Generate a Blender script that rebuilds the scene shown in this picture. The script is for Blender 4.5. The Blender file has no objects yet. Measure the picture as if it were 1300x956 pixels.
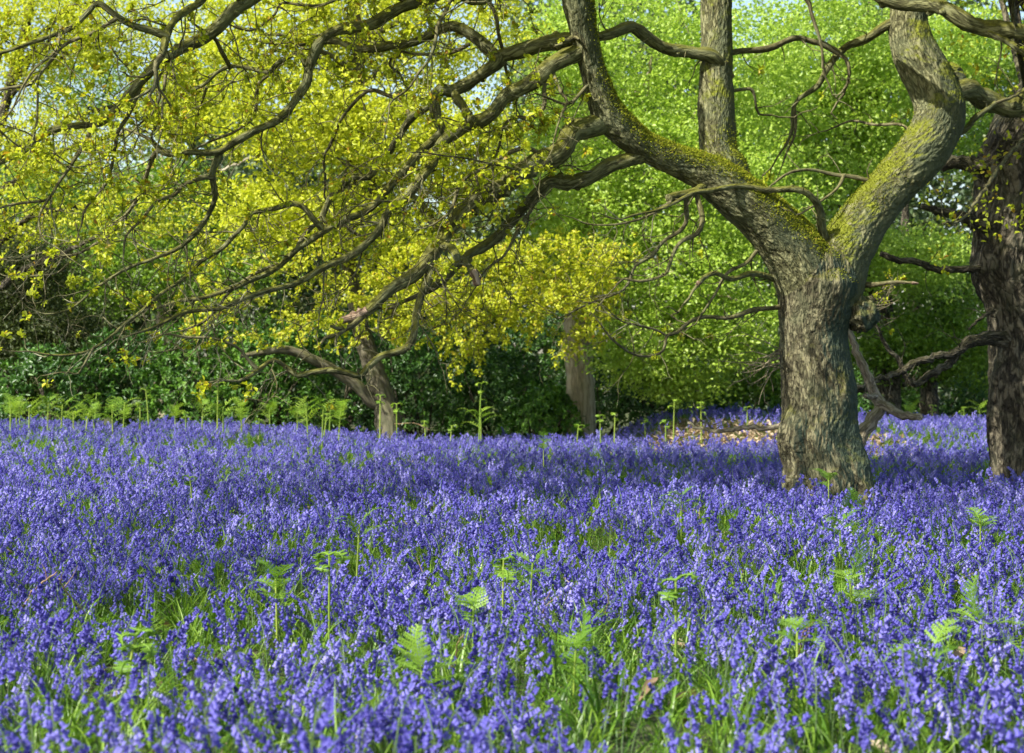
import bpy, math, random
import numpy as np
from mathutils import Vector, noise as mnoise

SEED = 11
random.seed(SEED)
rng = np.random.default_rng(SEED)
R_ = math.radians
FPX = 2167.0            # focal length in pixels of the 1300 px wide photograph (60 mm lens)
CX, HY = 650.0, 485.0   # principal column and horizon row
CAMH = 1.25

scene = bpy.context.scene
col = scene.collection

SUN = Vector((-0.62, -0.46, 0.72)).normalized()      # direction towards the sun

# ------------------------------------------------------------------ helpers
def P(px, py, Y):
    return np.array([(px - CX) / FPX * Y, Y, CAMH - (py - HY) / FPX * Y])

def sstep(a, b, x):
    t = np.clip((x - a) / (b - a), 0, 1)
    return t * t * (3 - 2 * t)

def gz(x, y):
    """ground height"""
    x = np.asarray(x, float); y = np.asarray(y, float)
    z = 0.26 * sstep(-0.5, -7.5, x) * sstep(15, 29, y)
    z = z + 0.40 * sstep(1.8, 3.4, x) * sstep(25, 30.5, y) * (1 - .42 * sstep(6.0, 7.6, x))
    z = z + 0.035 * np.sin(x * 1.3 + 0.4) * np.cos(y * 0.9) + 0.025 * np.sin(x * 2.9 + y * 2.1) + 0.03 * np.sin(y * 0.55 + x * 0.4)
    z = z + 3.0 * sstep(60, 160, y)
    return z

class MB:
    def __init__(s):
        s.v = []; s.f = []; s.n = 0; s.att = {}; s.cnt = []
    def add(s, vv_, ff_, **att):
        v = np.asarray(vv_, np.float32).reshape(-1, 3); f = np.asarray(ff_, np.int64)
        s.v.append(v); s.f.append((f + s.n))
        for k in set(list(s.att.keys()) + list(att.keys())):
            if k not in s.att: s.att[k] = [np.zeros((c,) + np.asarray(att[k]).shape[1:], np.float32) for c in s.cnt]
            a = att.get(k)
            if a is None: a = np.zeros((len(v),) + s.att[k][0].shape[1:], np.float32)
            s.att[k].append(np.asarray(a, np.float32))
        s.cnt.append(len(v)); s.n += len(v)
    def build(s, name, mat, parent=None, smooth=True, link=True):
        me = bpy.data.meshes.new(name)
        if s.v:
            v = np.concatenate(s.v)
            me.vertices.add(len(v)); me.vertices.foreach_set('co', v.ravel())
            sizes = np.concatenate([np.full(len(f), f.shape[1]) for f in s.f])
            loops = np.concatenate([f.ravel() for f in s.f])
            me.loops.add(len(loops)); me.loops.foreach_set('vertex_index', loops.astype(np.int32))
            me.polygons.add(len(sizes))
            st = np.concatenate([[0], np.cumsum(sizes)[:-1]])
            me.polygons.foreach_set('loop_start', st.astype(np.int32))
            me.polygons.foreach_set('loop_total', sizes.astype(np.int32))
            me.update(calc_edges=True)
            me.polygons.foreach_set('use_smooth', np.full(len(sizes), smooth, bool))
            for k, l in s.att.items():
                a = np.concatenate(l)
                if a.ndim == 1:
                    at = me.attributes.new(k, 'FLOAT', 'POINT'); at.data.foreach_set('value', a.ravel())
                else:
                    at = me.attributes.new(k, 'FLOAT_VECTOR', 'POINT'); at.data.foreach_set('vector', a.ravel())
            me.validate()
        if mat: me.materials.append(mat)
        o = bpy.data.objects.new(name, me)
        if link: col.objects.link(o)
        if parent is not None: o.parent = parent
        return o

def tag(o, label=None, cat=None, group=None, kind=None):
    if label: o['label'] = label
    if cat: o['category'] = cat
    if group: o['group'] = group
    if kind: o['kind'] = kind
    return o

def empty(name, loc, label, cat, group=None):
    o = bpy.data.objects.new(name, None); col.objects.link(o)
    o.location = Vector([float(c) for c in loc]); o.empty_display_size = 0.2
    return tag(o, label, cat, group)

def build_under(mb, name, mat, root, **k):
    """mesh given in world coordinates, parented to an unrotated Empty"""
    off = np.array(root.location, np.float32)
    p = root.parent
    while p is not None:
        off = off + np.array(p.location, np.float32); p = p.parent
    mb.v = [v - off for v in mb.v]
    return mb.build(name, mat, root, **k)

def nrm(v):
    v = np.asarray(v, float); return v / (np.linalg.norm(v) + 1e-12)

def spline(pts, step):
    """Catmull-Rom through rows of pts (any number of columns), resampled"""
    pts = np.asarray(pts, float)
    p = np.vstack([2 * pts[0] - pts[1], pts, 2 * pts[-1] - pts[-2]])
    out = []
    for i in range(1, len(p) - 2):
        d = np.linalg.norm(p[i + 1][:3] - p[i][:3]); n = max(1, int(round(d / step)))
        t = np.arange(n)[:, None] / n
        a, b, c, e = p[i - 1], p[i], p[i + 1], p[i + 2]
        out.append(0.5 * (2 * b + (c - a) * t + (2 * a - 5 * b + 4 * c - e) * t ** 2 + (3 * b - a - 3 * c + e) * t ** 3))
    out.append(pts[-1:])
    return np.vstack(out)

def tube(mb, pts, rad, sides, v=None, cap=True, lump=0.0, u0=0.0):
    pts = np.asarray(pts, float); rad = np.maximum(np.asarray(rad, float), 1e-4); n = len(pts)
    tan = np.gradient(pts, axis=0); tan /= np.linalg.norm(tan, axis=1)[:, None] + 1e-12
    ref = np.array([0, 0, 1.0]) if abs(tan[0][2]) < 0.9 else np.array([1.0, 0, 0])
    N = np.zeros((n, 3)); a = nrm(np.cross(tan[0], ref))
    for i in range(n):
        a = a - tan[i] * a.dot(tan[i]); a = nrm(a); N[i] = a
    B = np.cross(tan, N)
    ang = np.linspace(0, 2 * np.pi, sides, endpoint=False)
    ca, sa = np.cos(ang), np.sin(ang)
    rr = rad[:, None] * np.ones(sides)
    if lump:
        rr = rr * (1 + lump * rng.normal(0, 1, (n, 1)) * .6 + lump * rng.normal(0, 1, (n, sides)) * .6)
    V = pts[:, None, :] + rr[:, :, None] * (ca[None, :, None] * N[:, None, :] + sa[None, :, None] * B[:, None, :])
    L = np.concatenate([[0], np.cumsum(np.linalg.norm(np.diff(pts, axis=0), axis=1))]) + u0
    bark = np.stack([rad[:, None] * ca, rad[:, None] * sa, np.repeat(L[:, None], sides, 1)], 2)
    i = np.arange(n - 1)[:, None] * sides; j = np.arange(sides)[None, :]; j2 = (j + 1) % sides
    F = np.stack([i + j, i + j2, i + sides + j2, i + sides + j], 2).reshape(-1, 4)
    V = V.reshape(-1, 3); bark = bark.reshape(-1, 3)
    att = dict(bark=bark)
    if v is not None: att['v'] = np.full(len(V), v)
    mb.add(V, F, **att)
    if cap:
        for e, s in ((0, -1), (n - 1, 1)):
            ring = V[e * sides:(e + 1) * sides]
            c = pts[e] + tan[e] * s * rad[e] * 0.35
            vv = np.vstack([ring, c[None]])
            k = np.arange(sides)
            f = np.stack([k, (k + 1) % sides, np.full(sides, sides)], 1)
            if s < 0: f = f[:, ::-1]
            bk = np.vstack([bark[e * sides:(e + 1) * sides], [[0, 0, L[e]]]])
            at = dict(bark=bk)
            if v is not None: at['v'] = np.full(sides + 1, v)
            mb.add(vv, f, **at)

def leaf_arrays(c, d, nvec, L, W, v, fold=0.25, droop=0.15):
    """folded obovate leaves: two quads each. c base, d direction, nvec normal-ish"""
    c = np.asarray(c, float); n = len(c)
    d = d / (np.linalg.norm(d, axis=1)[:, None] + 1e-9)
    s = np.cross(d, nvec); s /= np.linalg.norm(s, axis=1)[:, None] + 1e-9
    u = np.cross(s, d)
    L = L[:, None]; W = W[:, None]
    base = c; tip = c + d * L - u * L * droop
    l1 = c + d * L * .34 + s * W * .36 + u * W * fold; r1 = c + d * L * .34 - s * W * .36 + u * W * fold
    l2 = c + d * L * .72 + s * W * .5 + u * W * fold; r2 = c + d * L * .72 - s * W * .5 + u * W * fold
    V = np.stack([base, l1, l2, tip, r2, r1], 1).reshape(-1, 3)
    k = np.arange(n)[:, None] * 6
    F = np.concatenate([k + np.array([[0, 1, 2, 3]]), k + np.array([[0, 3, 4, 5]])], 0)
    return V, F, np.repeat(v, 6)

def rand_unit(n):
    v = rng.normal(size=(n, 3)); return v / np.linalg.norm(v, axis=1)[:, None]

# ------------------------------------------------------------------ materials
def newmat(name):
    m = bpy.data.materials.new(name); m.use_nodes = True
    nt = m.node_tree; nt.nodes.clear()
    out = nt.nodes.new('ShaderNodeOutputMaterial')
    return m, nt, out

def node(nt, t, **k):
    n = nt.nodes.new(t)
    for a, b in k.items():
        if a.startswith('i_'): n.inputs[a[2:].replace('_', ' ')].default_value = b
        else: setattr(n, a, b)
    return n

def ramp(nt, stops, fac):
    r = nt.nodes.new('ShaderNodeValToRGB'); e = r.color_ramp.elements
    while len(e) > 1: e.remove(e[-1])
    e[0].position = stops[0][0]; e[0].color = (*stops[0][1], 1)
    for p, c in stops[1:]:
        q = e.new(p); q.color = (*c, 1)
    nt.links.new(fac, r.inputs[0]); return r.outputs[0]

def leaf_mat(name, stops, trans=0.5, rough=0.45, spec=0.35, src='v', tint=(1.0, 1.0, 0.7)):
    m, nt, out = newmat(name); L = nt.links.new
    if src == 'v':
        a = node(nt, 'ShaderNodeAttribute', attribute_name='v').outputs['Fac']
    else:
        a = node(nt, 'ShaderNodeObjectInfo').outputs['Random']
    c = ramp(nt, stops, a)
    pb = node(nt, 'ShaderNodeBsdfPrincipled'); pb.inputs['Roughness'].default_value = rough
    pb.inputs['Specular IOR Level'].default_value = spec
    L(c, pb.inputs['Base Color'])
    mul = node(nt, 'ShaderNodeMixRGB', blend_type='MULTIPLY'); mul.inputs[0].default_value = 1
    mul.inputs[2].default_value = (*tint, 1); L(c, mul.inputs[1])
    tr = node(nt, 'ShaderNodeBsdfTranslucent'); L(mul.outputs[0], tr.inputs[0])
    mx = node(nt, 'ShaderNodeMixShader'); mx.inputs[0].default_value = trans
    L(pb.outputs[0], mx.inputs[1]); L(tr.outputs[0], mx.inputs[2]); L(mx.outputs[0], out.inputs[0])
    return m

def bark_mat(name, dark, mid, light, moss=(0.16, 0.16, 0.015), moss_amt=0.5, shade_algae=None, scale=14.0, stretch=0.22, bump=0.6, dist=0.02, lichen=0.3):
    m, nt, out = newmat(name); L = nt.links.new
    at = node(nt, 'ShaderNodeAttribute', attribute_name='bark')
    mp = node(nt, 'ShaderNodeMapping'); mp.inputs['Scale'].default_value = (1, 1, stretch); L(at.outputs['Vector'], mp.inputs[0])
    geo = node(nt, 'ShaderNodeNewGeometry')
    def ridged(sc, seed, dist):
        n_ = node(nt, 'ShaderNodeTexNoise'); n_.inputs['Scale'].default_value = sc; n_.inputs['Detail'].default_value = 3; n_.inputs['Distortion'].default_value = dist
        o_ = node(nt, 'ShaderNodeMapping'); o_.inputs['Location'].default_value = (seed, seed * .7, seed * .3); L(mp.outputs[0], o_.inputs[0]); L(o_.outputs[0], n_.inputs['Vector'])
        s_ = node(nt, 'ShaderNodeMath', operation='SUBTRACT'); L(n_.outputs['Fac'], s_.inputs[0]); s_.inputs[1].default_value = .5
        a_ = node(nt, 'ShaderNodeMath', operation='ABSOLUTE'); L(s_.outputs[0], a_.inputs[0])
        return ramp(nt, [(0.0, (0, 0, 0)), (0.05, (.45,) * 3), (0.14, (.9,) * 3), (.3, (1, 1, 1))], a_.outputs[0])
    r1, r2 = ridged(scale * .55, 1.3, .6), ridged(scale * 1.1, 4.7, .4)
    fm = node(nt, 'ShaderNodeMixRGB'); fm.inputs[0].default_value = .45; L(r1, fm.inputs[1]); L(r2, fm.inputs[2]); fis = fm.outputs[0]
    no = node(nt, 'ShaderNodeTexNoise'); no.inputs['Scale'].default_value = scale * 2.6; no.inputs['Detail'].default_value = 6; L(mp.outputs[0], no.inputs['Vector'])
    big = node(nt, 'ShaderNodeTexNoise'); big.inputs['Scale'].default_value = 3.2; big.inputs['Detail'].default_value = 5; big.inputs['Roughness'].default_value = .65
    L(geo.outputs['Position'], big.inputs['Vector'])
    hm = node(nt, 'ShaderNodeMath', operation='MULTIPLY_ADD'); L(no.outputs['Fac'], hm.inputs[0]); hm.inputs[1].default_value = 0.6; L(fis, hm.inputs[2])
    c = ramp(nt, [(0.25, dark), (0.75, mid), (1.25 / 1.6, mid), (1.0, light)], hm.outputs[0])
    # lichen patches
    ls = ramp(nt, [(0.5, (0, 0, 0)), (0.62, (1, 1, 1))], big.outputs['Fac'])
    lm = node(nt, 'ShaderNodeMath', operation='MULTIPLY'); L(ls, lm.inputs[0]); lm.inputs[1].default_value = lichen
    mx = node(nt, 'ShaderNodeMixRGB'); L(lm.outputs[0], mx.inputs[0]); L(c, mx.inputs[1]); mx.inputs[2].default_value = (0.16, 0.18, 0.095, 1)
    cur = mx.outputs[0]
    if shade_algae:  # algal green patches, with painted shade darkening the right-facing bark
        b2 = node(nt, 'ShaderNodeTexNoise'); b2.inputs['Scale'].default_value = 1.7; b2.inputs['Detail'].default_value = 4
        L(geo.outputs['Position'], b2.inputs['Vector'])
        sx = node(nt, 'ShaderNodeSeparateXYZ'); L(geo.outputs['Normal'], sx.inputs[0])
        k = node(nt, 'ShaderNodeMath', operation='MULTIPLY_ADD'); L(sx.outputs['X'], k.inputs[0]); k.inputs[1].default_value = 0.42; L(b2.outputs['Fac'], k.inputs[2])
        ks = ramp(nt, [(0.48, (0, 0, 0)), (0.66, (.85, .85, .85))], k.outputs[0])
        m2 = node(nt, 'ShaderNodeMixRGB'); L(ks, m2.inputs[0]); L(cur, m2.inputs[1]); m2.inputs[2].default_value = (*shade_algae, 1)
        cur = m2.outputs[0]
    if moss_amt > 0:
        sz = node(nt, 'ShaderNodeSeparateXYZ'); L(geo.outputs['Normal'], sz.inputs[0])
        b3 = node(nt, 'ShaderNodeTexNoise'); b3.inputs['Scale'].default_value = 5.0; b3.inputs['Detail'].default_value = 6; L(geo.outputs['Position'], b3.inputs['Vector'])
        k = node(nt, 'ShaderNodeMath', operation='MULTIPLY_ADD'); L(sz.outputs['Z'], k.inputs[0]); k.inputs[1].default_value = 0.55; L(b3.outputs['Fac'], k.inputs[2])
        ks = ramp(nt, [(0.60, (0, 0, 0)), (0.80, (moss_amt,) * 3)], k.outputs[0])
        mn = node(nt, 'ShaderNodeTexNoise'); mn.inputs['Scale'].default_value = 40; mn.inputs['Detail'].default_value = 4; L(geo.outputs['Position'], mn.inputs['Vector'])
        mc = ramp(nt, [(0.3, tuple(x * .45 for x in moss)), (0.7, moss)], mn.outputs['Fac'])
        m3 = node(nt, 'ShaderNodeMixRGB'); L(ks, m3.inputs[0]); L(cur, m3.inputs[1]); L(mc, m3.inputs[2]); cur = m3.outputs[0]
    pb = node(nt, 'ShaderNodeBsdfPrincipled'); pb.inputs['Roughness'].default_value = .85; pb.inputs['Specular IOR Level'].default_value = .25
    bp = node(nt, 'ShaderNodeBump'); bp.inputs['Strength'].default_value = bump; bp.inputs['Distance'].default_value = dist
    L(hm.outputs[0], bp.inputs['Height']); L(bp.outputs[0], pb.inputs['Normal'])
    L(cur, pb.inputs['Base Color']); L(pb.outputs[0], out.inputs[0])
    return m

M = {}
M['oak_bark'] = bark_mat('oak bark', (0.015, 0.013, 0.007), (0.076, 0.068, 0.037), (0.19, 0.175, 0.10), moss_amt=.4, shade_algae=(0.035, 0.06, 0.042), stretch=.32, scale=24, bump=.8, dist=.03)
M['oak_limb'] = bark_mat('oak main limb bark', (0.024, 0.022, 0.010), (0.108, 0.106, 0.046), (0.24, 0.235, 0.12), moss=(0.20, 0.225, 0.018), moss_amt=1.0, shade_algae=(0.07, 0.085, 0.045), stretch=.32, scale=24, bump=.8, dist=.03, lichen=.4)
M['limb_bark'] = bark_mat('oak limb bark', (0.026, 0.024, 0.011), (0.085, 0.085, 0.034), (0.19, 0.19, 0.085), moss_amt=.75, scale=30, bump=.6, dist=.015, lichen=.45)
M['twig_bark'] = bark_mat('oak twig bark', (0.03, 0.026, 0.014), (0.085, 0.075, 0.036), (0.17, 0.155, 0.085), moss_amt=.25, scale=50, bump=.3, dist=.006, lichen=.4)
M['pale_twig'] = bark_mat('pale lichened twig', (0.06, 0.055, 0.03), (0.15, 0.14, 0.085), (0.26, 0.25, 0.17), moss_amt=.2, scale=50, bump=.2, dist=.004, lichen=.4)
M['dark_bark'] = bark_mat('furrowed dark bark', (0.011, 0.010, 0.007), (0.055, 0.047, 0.031), (0.15, 0.13, 0.088), moss_amt=.15, scale=16, stretch=.35, bump=1.0, dist=.05, lichen=.15)
M['smooth_bark'] = bark_mat('smooth beech bark', (0.15, 0.128, 0.085), (0.35, 0.30, 0.205), (0.46, 0.41, 0.30), moss_amt=.2, scale=12, stretch=.15, bump=.25, dist=.01, lichen=.3)
M['dead_wood'] = bark_mat('dead wood', (0.07, 0.055, 0.04), (0.20, 0.165, 0.115), (0.36, 0.31, 0.23), moss_amt=.35, scale=30, bump=.5, dist=.01, lichen=.3)
M['broken_wood'] = bark_mat('torn wood', (0.06, 0.032, 0.02), (0.20, 0.13, 0.085), (0.36, 0.27, 0.19), moss_amt=0, scale=40, stretch=.08, bump=.6, dist=.01, lichen=.1)
M['oak_leaf'] = leaf_mat('young oak leaf', [(0, (0.27, 0.32, 0.015)), (.45, (0.50, 0.57, 0.03)), (.88, (0.64, 0.70, 0.05)), (.95, (0.52, 0.38, 0.03)), (1, (0.45, 0.25, 0.03))], trans=.5, tint=(1, 1, .6))
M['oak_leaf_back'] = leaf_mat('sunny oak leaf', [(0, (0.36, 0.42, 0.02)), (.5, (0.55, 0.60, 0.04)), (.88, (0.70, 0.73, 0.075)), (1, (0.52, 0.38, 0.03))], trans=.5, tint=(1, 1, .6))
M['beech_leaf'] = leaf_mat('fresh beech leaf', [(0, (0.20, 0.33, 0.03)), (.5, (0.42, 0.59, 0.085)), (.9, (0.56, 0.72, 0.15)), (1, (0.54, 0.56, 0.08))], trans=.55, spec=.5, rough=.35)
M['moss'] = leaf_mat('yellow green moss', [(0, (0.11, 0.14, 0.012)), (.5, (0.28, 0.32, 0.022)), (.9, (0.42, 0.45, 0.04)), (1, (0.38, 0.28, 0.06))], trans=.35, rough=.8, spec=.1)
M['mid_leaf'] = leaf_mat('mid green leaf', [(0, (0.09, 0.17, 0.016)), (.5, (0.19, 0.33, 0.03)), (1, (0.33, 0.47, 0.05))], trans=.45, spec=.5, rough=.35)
M['laurel_leaf'] = leaf_mat('glossy evergreen leaf', [(0, (0.022, 0.065, 0.012)), (.55, (0.052, 0.14, 0.02)), (1, (0.13, 0.27, 0.03))], trans=.28, spec=.45, rough=.34)
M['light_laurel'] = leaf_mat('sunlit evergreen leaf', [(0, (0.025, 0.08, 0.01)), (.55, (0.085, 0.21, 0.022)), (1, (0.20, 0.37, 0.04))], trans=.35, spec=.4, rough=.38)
M['yew_leaf'] = leaf_mat('dull evergreen leaf', [(0, (0.035, 0.055, 0.014)), (.6, (0.07, 0.10, 0.024)), (1, (0.14, 0.16, 0.045))], trans=.35)
M['grey_bark'] = bark_mat('shaded grey bark', (0.03, 0.026, 0.017), (0.085, 0.075, 0.05), (0.15, 0.135, 0.09), moss_amt=.3, scale=14, stretch=.2, bump=.5, dist=.02)
M['far_leaf'] = leaf_mat('far woodland leaf', [(0, (0.06, 0.10, 0.05)), (.6, (0.12, 0.18, 0.07)), (1, (0.22, 0.27, 0.10))], trans=.4)
M['grass'] = leaf_mat('bluebell leaf blade', [(0, (0.05, 0.13, 0.012)), (.5, (0.13, 0.27, 0.022)), (1, (0.27, 0.43, 0.045))], trans=.45, spec=.5, rough=.35, src='rand')
M['fern'] = leaf_mat('young bracken green', [(0, (0.20, 0.36, 0.03)), (1, (0.36, 0.52, 0.06))], trans=.45, src='rand')
M['near_fern'] = leaf_mat('bracken green', [(0, (0.13, 0.27, 0.025)), (1, (0.25, 0.42, 0.05))], trans=.45, src='rand')
M['fern_stem'] = leaf_mat('bracken stem', [(0, (0.16, 0.26, 0.03)), (1, (0.28, 0.36, 0.06))], trans=.1, src='rand')
M['petal'] = leaf_mat('bluebell petal', [(0, (0.085, 0.072, 0.38)), (.5, (0.16, 0.145, 0.56)), (.92, (0.30, 0.28, 0.73)), (1, (0.42, 0.40, 0.81))], trans=.42, spec=.35, src='rand', tint=(1, .9, 1.0))
M['stem'] = leaf_mat('bluebell stalk', [(0, (0.08, 0.16, 0.03)), (1, (0.12, 0.17, 0.08))], trans=.2, src='rand')
M['litter'] = leaf_mat('dead bracken', [(0, (0.22, 0.15, 0.085)), (.5, (0.40, 0.30, 0.19)), (1, (0.55, 0.45, 0.32))], trans=.2)
M['stalk'] = leaf_mat('dead stalk', [(0, (0.20, 0.11, 0.055)), (1, (0.42, 0.29, 0.16))], trans=.05, src='rand')

def ground_mat():
    m, nt, out = newmat('woodland soil'); L = nt.links.new
    geo = node(nt, 'ShaderNodeNewGeometry')
    a = node(nt, 'ShaderNodeTexNoise'); a.inputs['Scale'].default_value = 1.2; a.inputs['Detail'].default_value = 8; L(geo.outputs['Position'], a.inputs['Vector'])
    b = node(nt, 'ShaderNodeTexNoise'); b.inputs['Scale'].default_value = 22; b.inputs['Detail'].default_value = 6; L(geo.outputs['Position'], b.inputs['Vector'])
    c1 = ramp(nt, [(0.3, (0.03, 0.05, 0.012)), (.55, (0.06, 0.075, 0.02)), (.75, (0.10, 0.08, 0.04))], a.outputs['Fac'])
    c2 = ramp(nt, [(0.3, (0.35, 0.35, 0.35)), (.7, (1.3, 1.3, 1.3))], b.outputs['Fac'])
    mx = node(nt, 'ShaderNodeMixRGB', blend_type='MULTIPLY'); mx.inputs[0].default_value = 1; L(c1, mx.inputs[1]); L(c2, mx.inputs[2])
    pb = node(nt, 'ShaderNodeBsdfPrincipled'); pb.inputs['Roughness'].default_value = .95
    bp = node(nt, 'ShaderNodeBump'); bp.inputs['Strength'].default_value = .8; bp.inputs['Distance'].default_value = .05
    L(b.outputs['Fac'], bp.inputs['Height']); L(bp.outputs[0], pb.inputs['Normal'])
    L(mx.outputs[0], pb.inputs['Base Color']); L(pb.outputs[0], out.inputs[0]); return m

# ------------------------------------------------------------------ ground
def make_ground():
    xs = np.concatenate([np.linspace(-400, -45, 16), np.linspace(-40, 40, 161), np.linspace(45, 400, 16)])
    ys = np.concatenate([np.linspace(-60, -8, 10), np.linspace(-6, 50, 113), np.linspace(54, 700, 40)])
    X, Y = np.meshgrid(xs, ys); Z = gz(X, Y)
    n, m = len(xs), len(ys)
    i = np.arange(m - 1)[:, None] * n + np.arange(n - 1)[None, :]
    F = np.stack([i, i + 1, i + 1 + n, i + n], 2).reshape(-1, 4)
    mb = MB(); mb.add(np.stack([X, Y, Z], 2), F)
    tag(mb.build('ground', ground_mat()), kind='structure')
make_ground()

# ------------------------------------------------------------------ the big oak
OY = 16.0
oak_base = P(1048, 0, OY); oak_base[2] = float(gz(oak_base[0], OY))
oak = empty('oak_tree', oak_base, 'large spreading oak with mossy forked trunk standing among the bluebells', 'tree')

def px_path(lst, Y0, Y1):
    """[(px,py,w)] -> array (n,4): xyz radius"""
    n = len(lst); a = np.array(lst, float)
    d = np.concatenate([[0], np.cumsum(np.hypot(np.diff(a[:, 0]), np.diff(a[:, 1])))]); t = d / d[-1]
    out = []
    for k in range(n):
        Y = Y0 + (Y1 - Y0) * t[k]
        p = P(a[k, 0], a[k, 1], Y); out.append([*p, a[k, 2] / 2 * Y / FPX])
    return np.array(out)

SK = {}
SK['trunk'] = px_path([(1054, 672, 124), (1053, 640, 116), (1051, 612, 106), (1046, 590, 100), (1041, 565, 97), (1040, 510, 93), (1036, 465, 88), (1033, 430, 84), (1034, 405, 88), (1037, 380, 98), (1039, 358, 106), (1040, 342, 84)], 16, 16)
SK['L1'] = px_path([(1036, 374, 92), (1014, 330, 80), (986, 293, 70), (948, 258, 62), (918, 235, 56), (890, 217, 46), (853, 202, 39), (820, 187, 37), (795, 168, 40), (773, 146, 42), (762, 120, 36), (750, 80, 31), (741, 42, 34), (733, 0, 38), (718, -60, 36), (680, -130, 32), (610, -210, 24)], 16, 14.6)
SK['V'] = px_path([(935, 245, 46), (921, 215, 54), (912, 190, 47), (909, 140, 46), (909, 100, 42), (910, 50, 39), (909, 0, 40), (908, -80, 38), (915, -180, 34), (905, -300, 26)], 15.8, 16.3)
SK['R'] = px_path([(1050, 372, 86), (1068, 326, 76), (1085, 298, 66), (1110, 262, 59), (1140, 228, 59), (1168, 197, 62), (1185, 170, 63), (1193, 145, 63), (1189, 122, 60), (1178, 98, 60), (1164, 72, 58), (1156, 48, 52), (1153, 20, 46), (1156, -40, 44), (1170, -130, 40), (1165, -260, 30)], 16, 16.5)

BODY = []
def make_oak_body():
    mb = MB(); segs = []
    for k, name in enumerate(('trunk', 'L1', 'V', 'R')):
        s = spline(SK[name], 0.06); SK[name + '_s'] = s
        tube(mb, s[:, :3], s[:, 3], 20)
        L = np.concatenate([[0], np.cumsum(np.linalg.norm(np.diff(s[:, :3], axis=0), axis=1))])
        segs.append(np.column_stack([s, np.full(len(s), k), L]))
    def blob(px, py, w, h, Y):
        c = P(px, py, Y); u = np.linspace(0, np.pi, 12); v = np.linspace(0, 2 * np.pi, 20, endpoint=False)
        U, Vv = np.meshgrid(u, v, indexing='ij')
        S = np.stack([np.sin(U) * np.cos(Vv) * w / 2 * Y / FPX, np.sin(U) * np.sin(Vv) * w / 2 * Y / FPX, np.cos(U) * h / 2 * Y / FPX], 2)
        i = np.arange(11)[:, None] * 20; j = np.arange(20)[None]; j2 = (j + 1) % 20
        F = np.stack([i + j, i + 20 + j, i + 20 + j2, i + j2], 2).reshape(-1, 4)
        mb.add((S + c).reshape(-1, 3), F, bark=np.zeros((240, 3)))
    # swellings: low belly of the trunk, knobs on the right limb, fork shoulder
    blob(1010, 560, 44, 90, 15.85); blob(1064, 520, 36, 110, 15.8); blob(1204, 110, 48, 64, 16.4)
    blob(1040, 340, 70, 60, 15.92); blob(905, 225, 60, 50, 15.75)
    # root flares
    for (pts) in ([(1070, 540, 38), (1082, 590, 40), (1094, 632, 40), (1108, 680, 36)], [(1014, 565, 36), (1012, 605, 36), (1007, 650, 38), (1004, 680, 30)], [(1045, 570, 40), (1048, 612, 52), (1048, 660, 56), (1046, 690, 30)]):
        s = spline(px_path(pts, 15.85, 15.75), .05); tube(mb, s[:, :3], s[:, 3], 14)
    o = mb.build('trunk', None)
    md = o.modifiers.new('r', 'REMESH'); md.mode = 'VOXEL'; md.voxel_size = 0.0115
    ms = o.modifiers.new('s', 'SMOOTH'); ms.iterations = 20; ms.factor = .6
    dg = bpy.context.evaluated_depsgraph_get(); dg.update()
    me = bpy.data.meshes.new_from_object(o.evaluated_get(dg))
    nv = len(me.vertices)
    co = np.empty(nv * 3, np.float32); me.vertices.foreach_get('co', co); co = co.reshape(-1, 3).astype(float)
    no = np.empty(nv * 3, np.float32); me.vertices.foreach_get('normal', no); no = no.reshape(-1, 3).astype(float)
    npoly = len(me.polygons); lt = np.empty(npoly, np.int32); me.polygons.foreach_get('loop_total', lt)
    li = np.empty(len(me.loops), np.int32); me.loops.foreach_get('vertex_index', li)
    bpy.data.objects.remove(o)
    S = np.vstack(segs)
    best = np.full(nv, 1e9); idx = np.zeros(nv, int)
    for a in range(0, nv, 20000):
        d = np.linalg.norm(co[a:a + 20000, None, :] - S[None, :, :3], axis=2) / S[None, :, 3]
        idx[a:a + 20000] = d.argmin(1); best[a:a + 20000] = d.min(1)
    seg = S[idx, 4].astype(int)
    tan = np.vstack([np.gradient(s[:, :3], axis=0) for s in segs]); tan /= np.linalg.norm(tan, axis=1)[:, None]
    T = tan[idx]; rel = co - S[idx, :3]
    along = S[idx, 5] + (rel * T).sum(1)
    rad = rel - T * (rel * T).sum(1)[:, None]; rn = rad / (np.linalg.norm(rad, axis=1)[:, None] + 1e-9)
    Rm = S[idx, 3][:, None]
    ring = rn * np.minimum(Rm, .36) * 1.0
    # bark relief: elongated ridges along the limb
    N = mnoise.noise; h = np.zeros(nv)
    amp = np.where(seg == 0, .0135, np.where(seg == 3, .010, .008))
    for i in range(nv):
        x, y, z = ring[i]; u = along[i]
        w = N((x * 5 + 3, y * 5, u * 4 + z * 3)) * .07
        a = 1 - abs(N(((x + w) * 30, (y + w) * 30, u * 7 + z * 20))) * 2.4
        b = 1 - abs(N(((x + w) * 58 + 7, (y - w) * 58, u * 17 + z * 44))) * 2.4
        c = N((co[i, 0] * 4.5, co[i, 1] * 4.5, co[i, 2] * 4.5)) + .5 * N((co[i, 0] * 10, co[i, 1] * 10, co[i, 2] * 7))
        h[i] = a * .65 + b * .4 + c * 1.1
    co2 = co + no * (h * amp)[:, None]
    bark = np.column_stack([ring[:, 0] + ring[:, 2] * .6, ring[:, 1] + ring[:, 2] * .3, along])
    st = np.concatenate([[0], np.cumsum(lt)[:-1]])
    fseg = seg[li[st]]
    names = ['trunk', 'limb', 'limb', 'limb']; objs = []
    quads = li.reshape(-1, 4) if (lt == 4).all() else None
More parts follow.
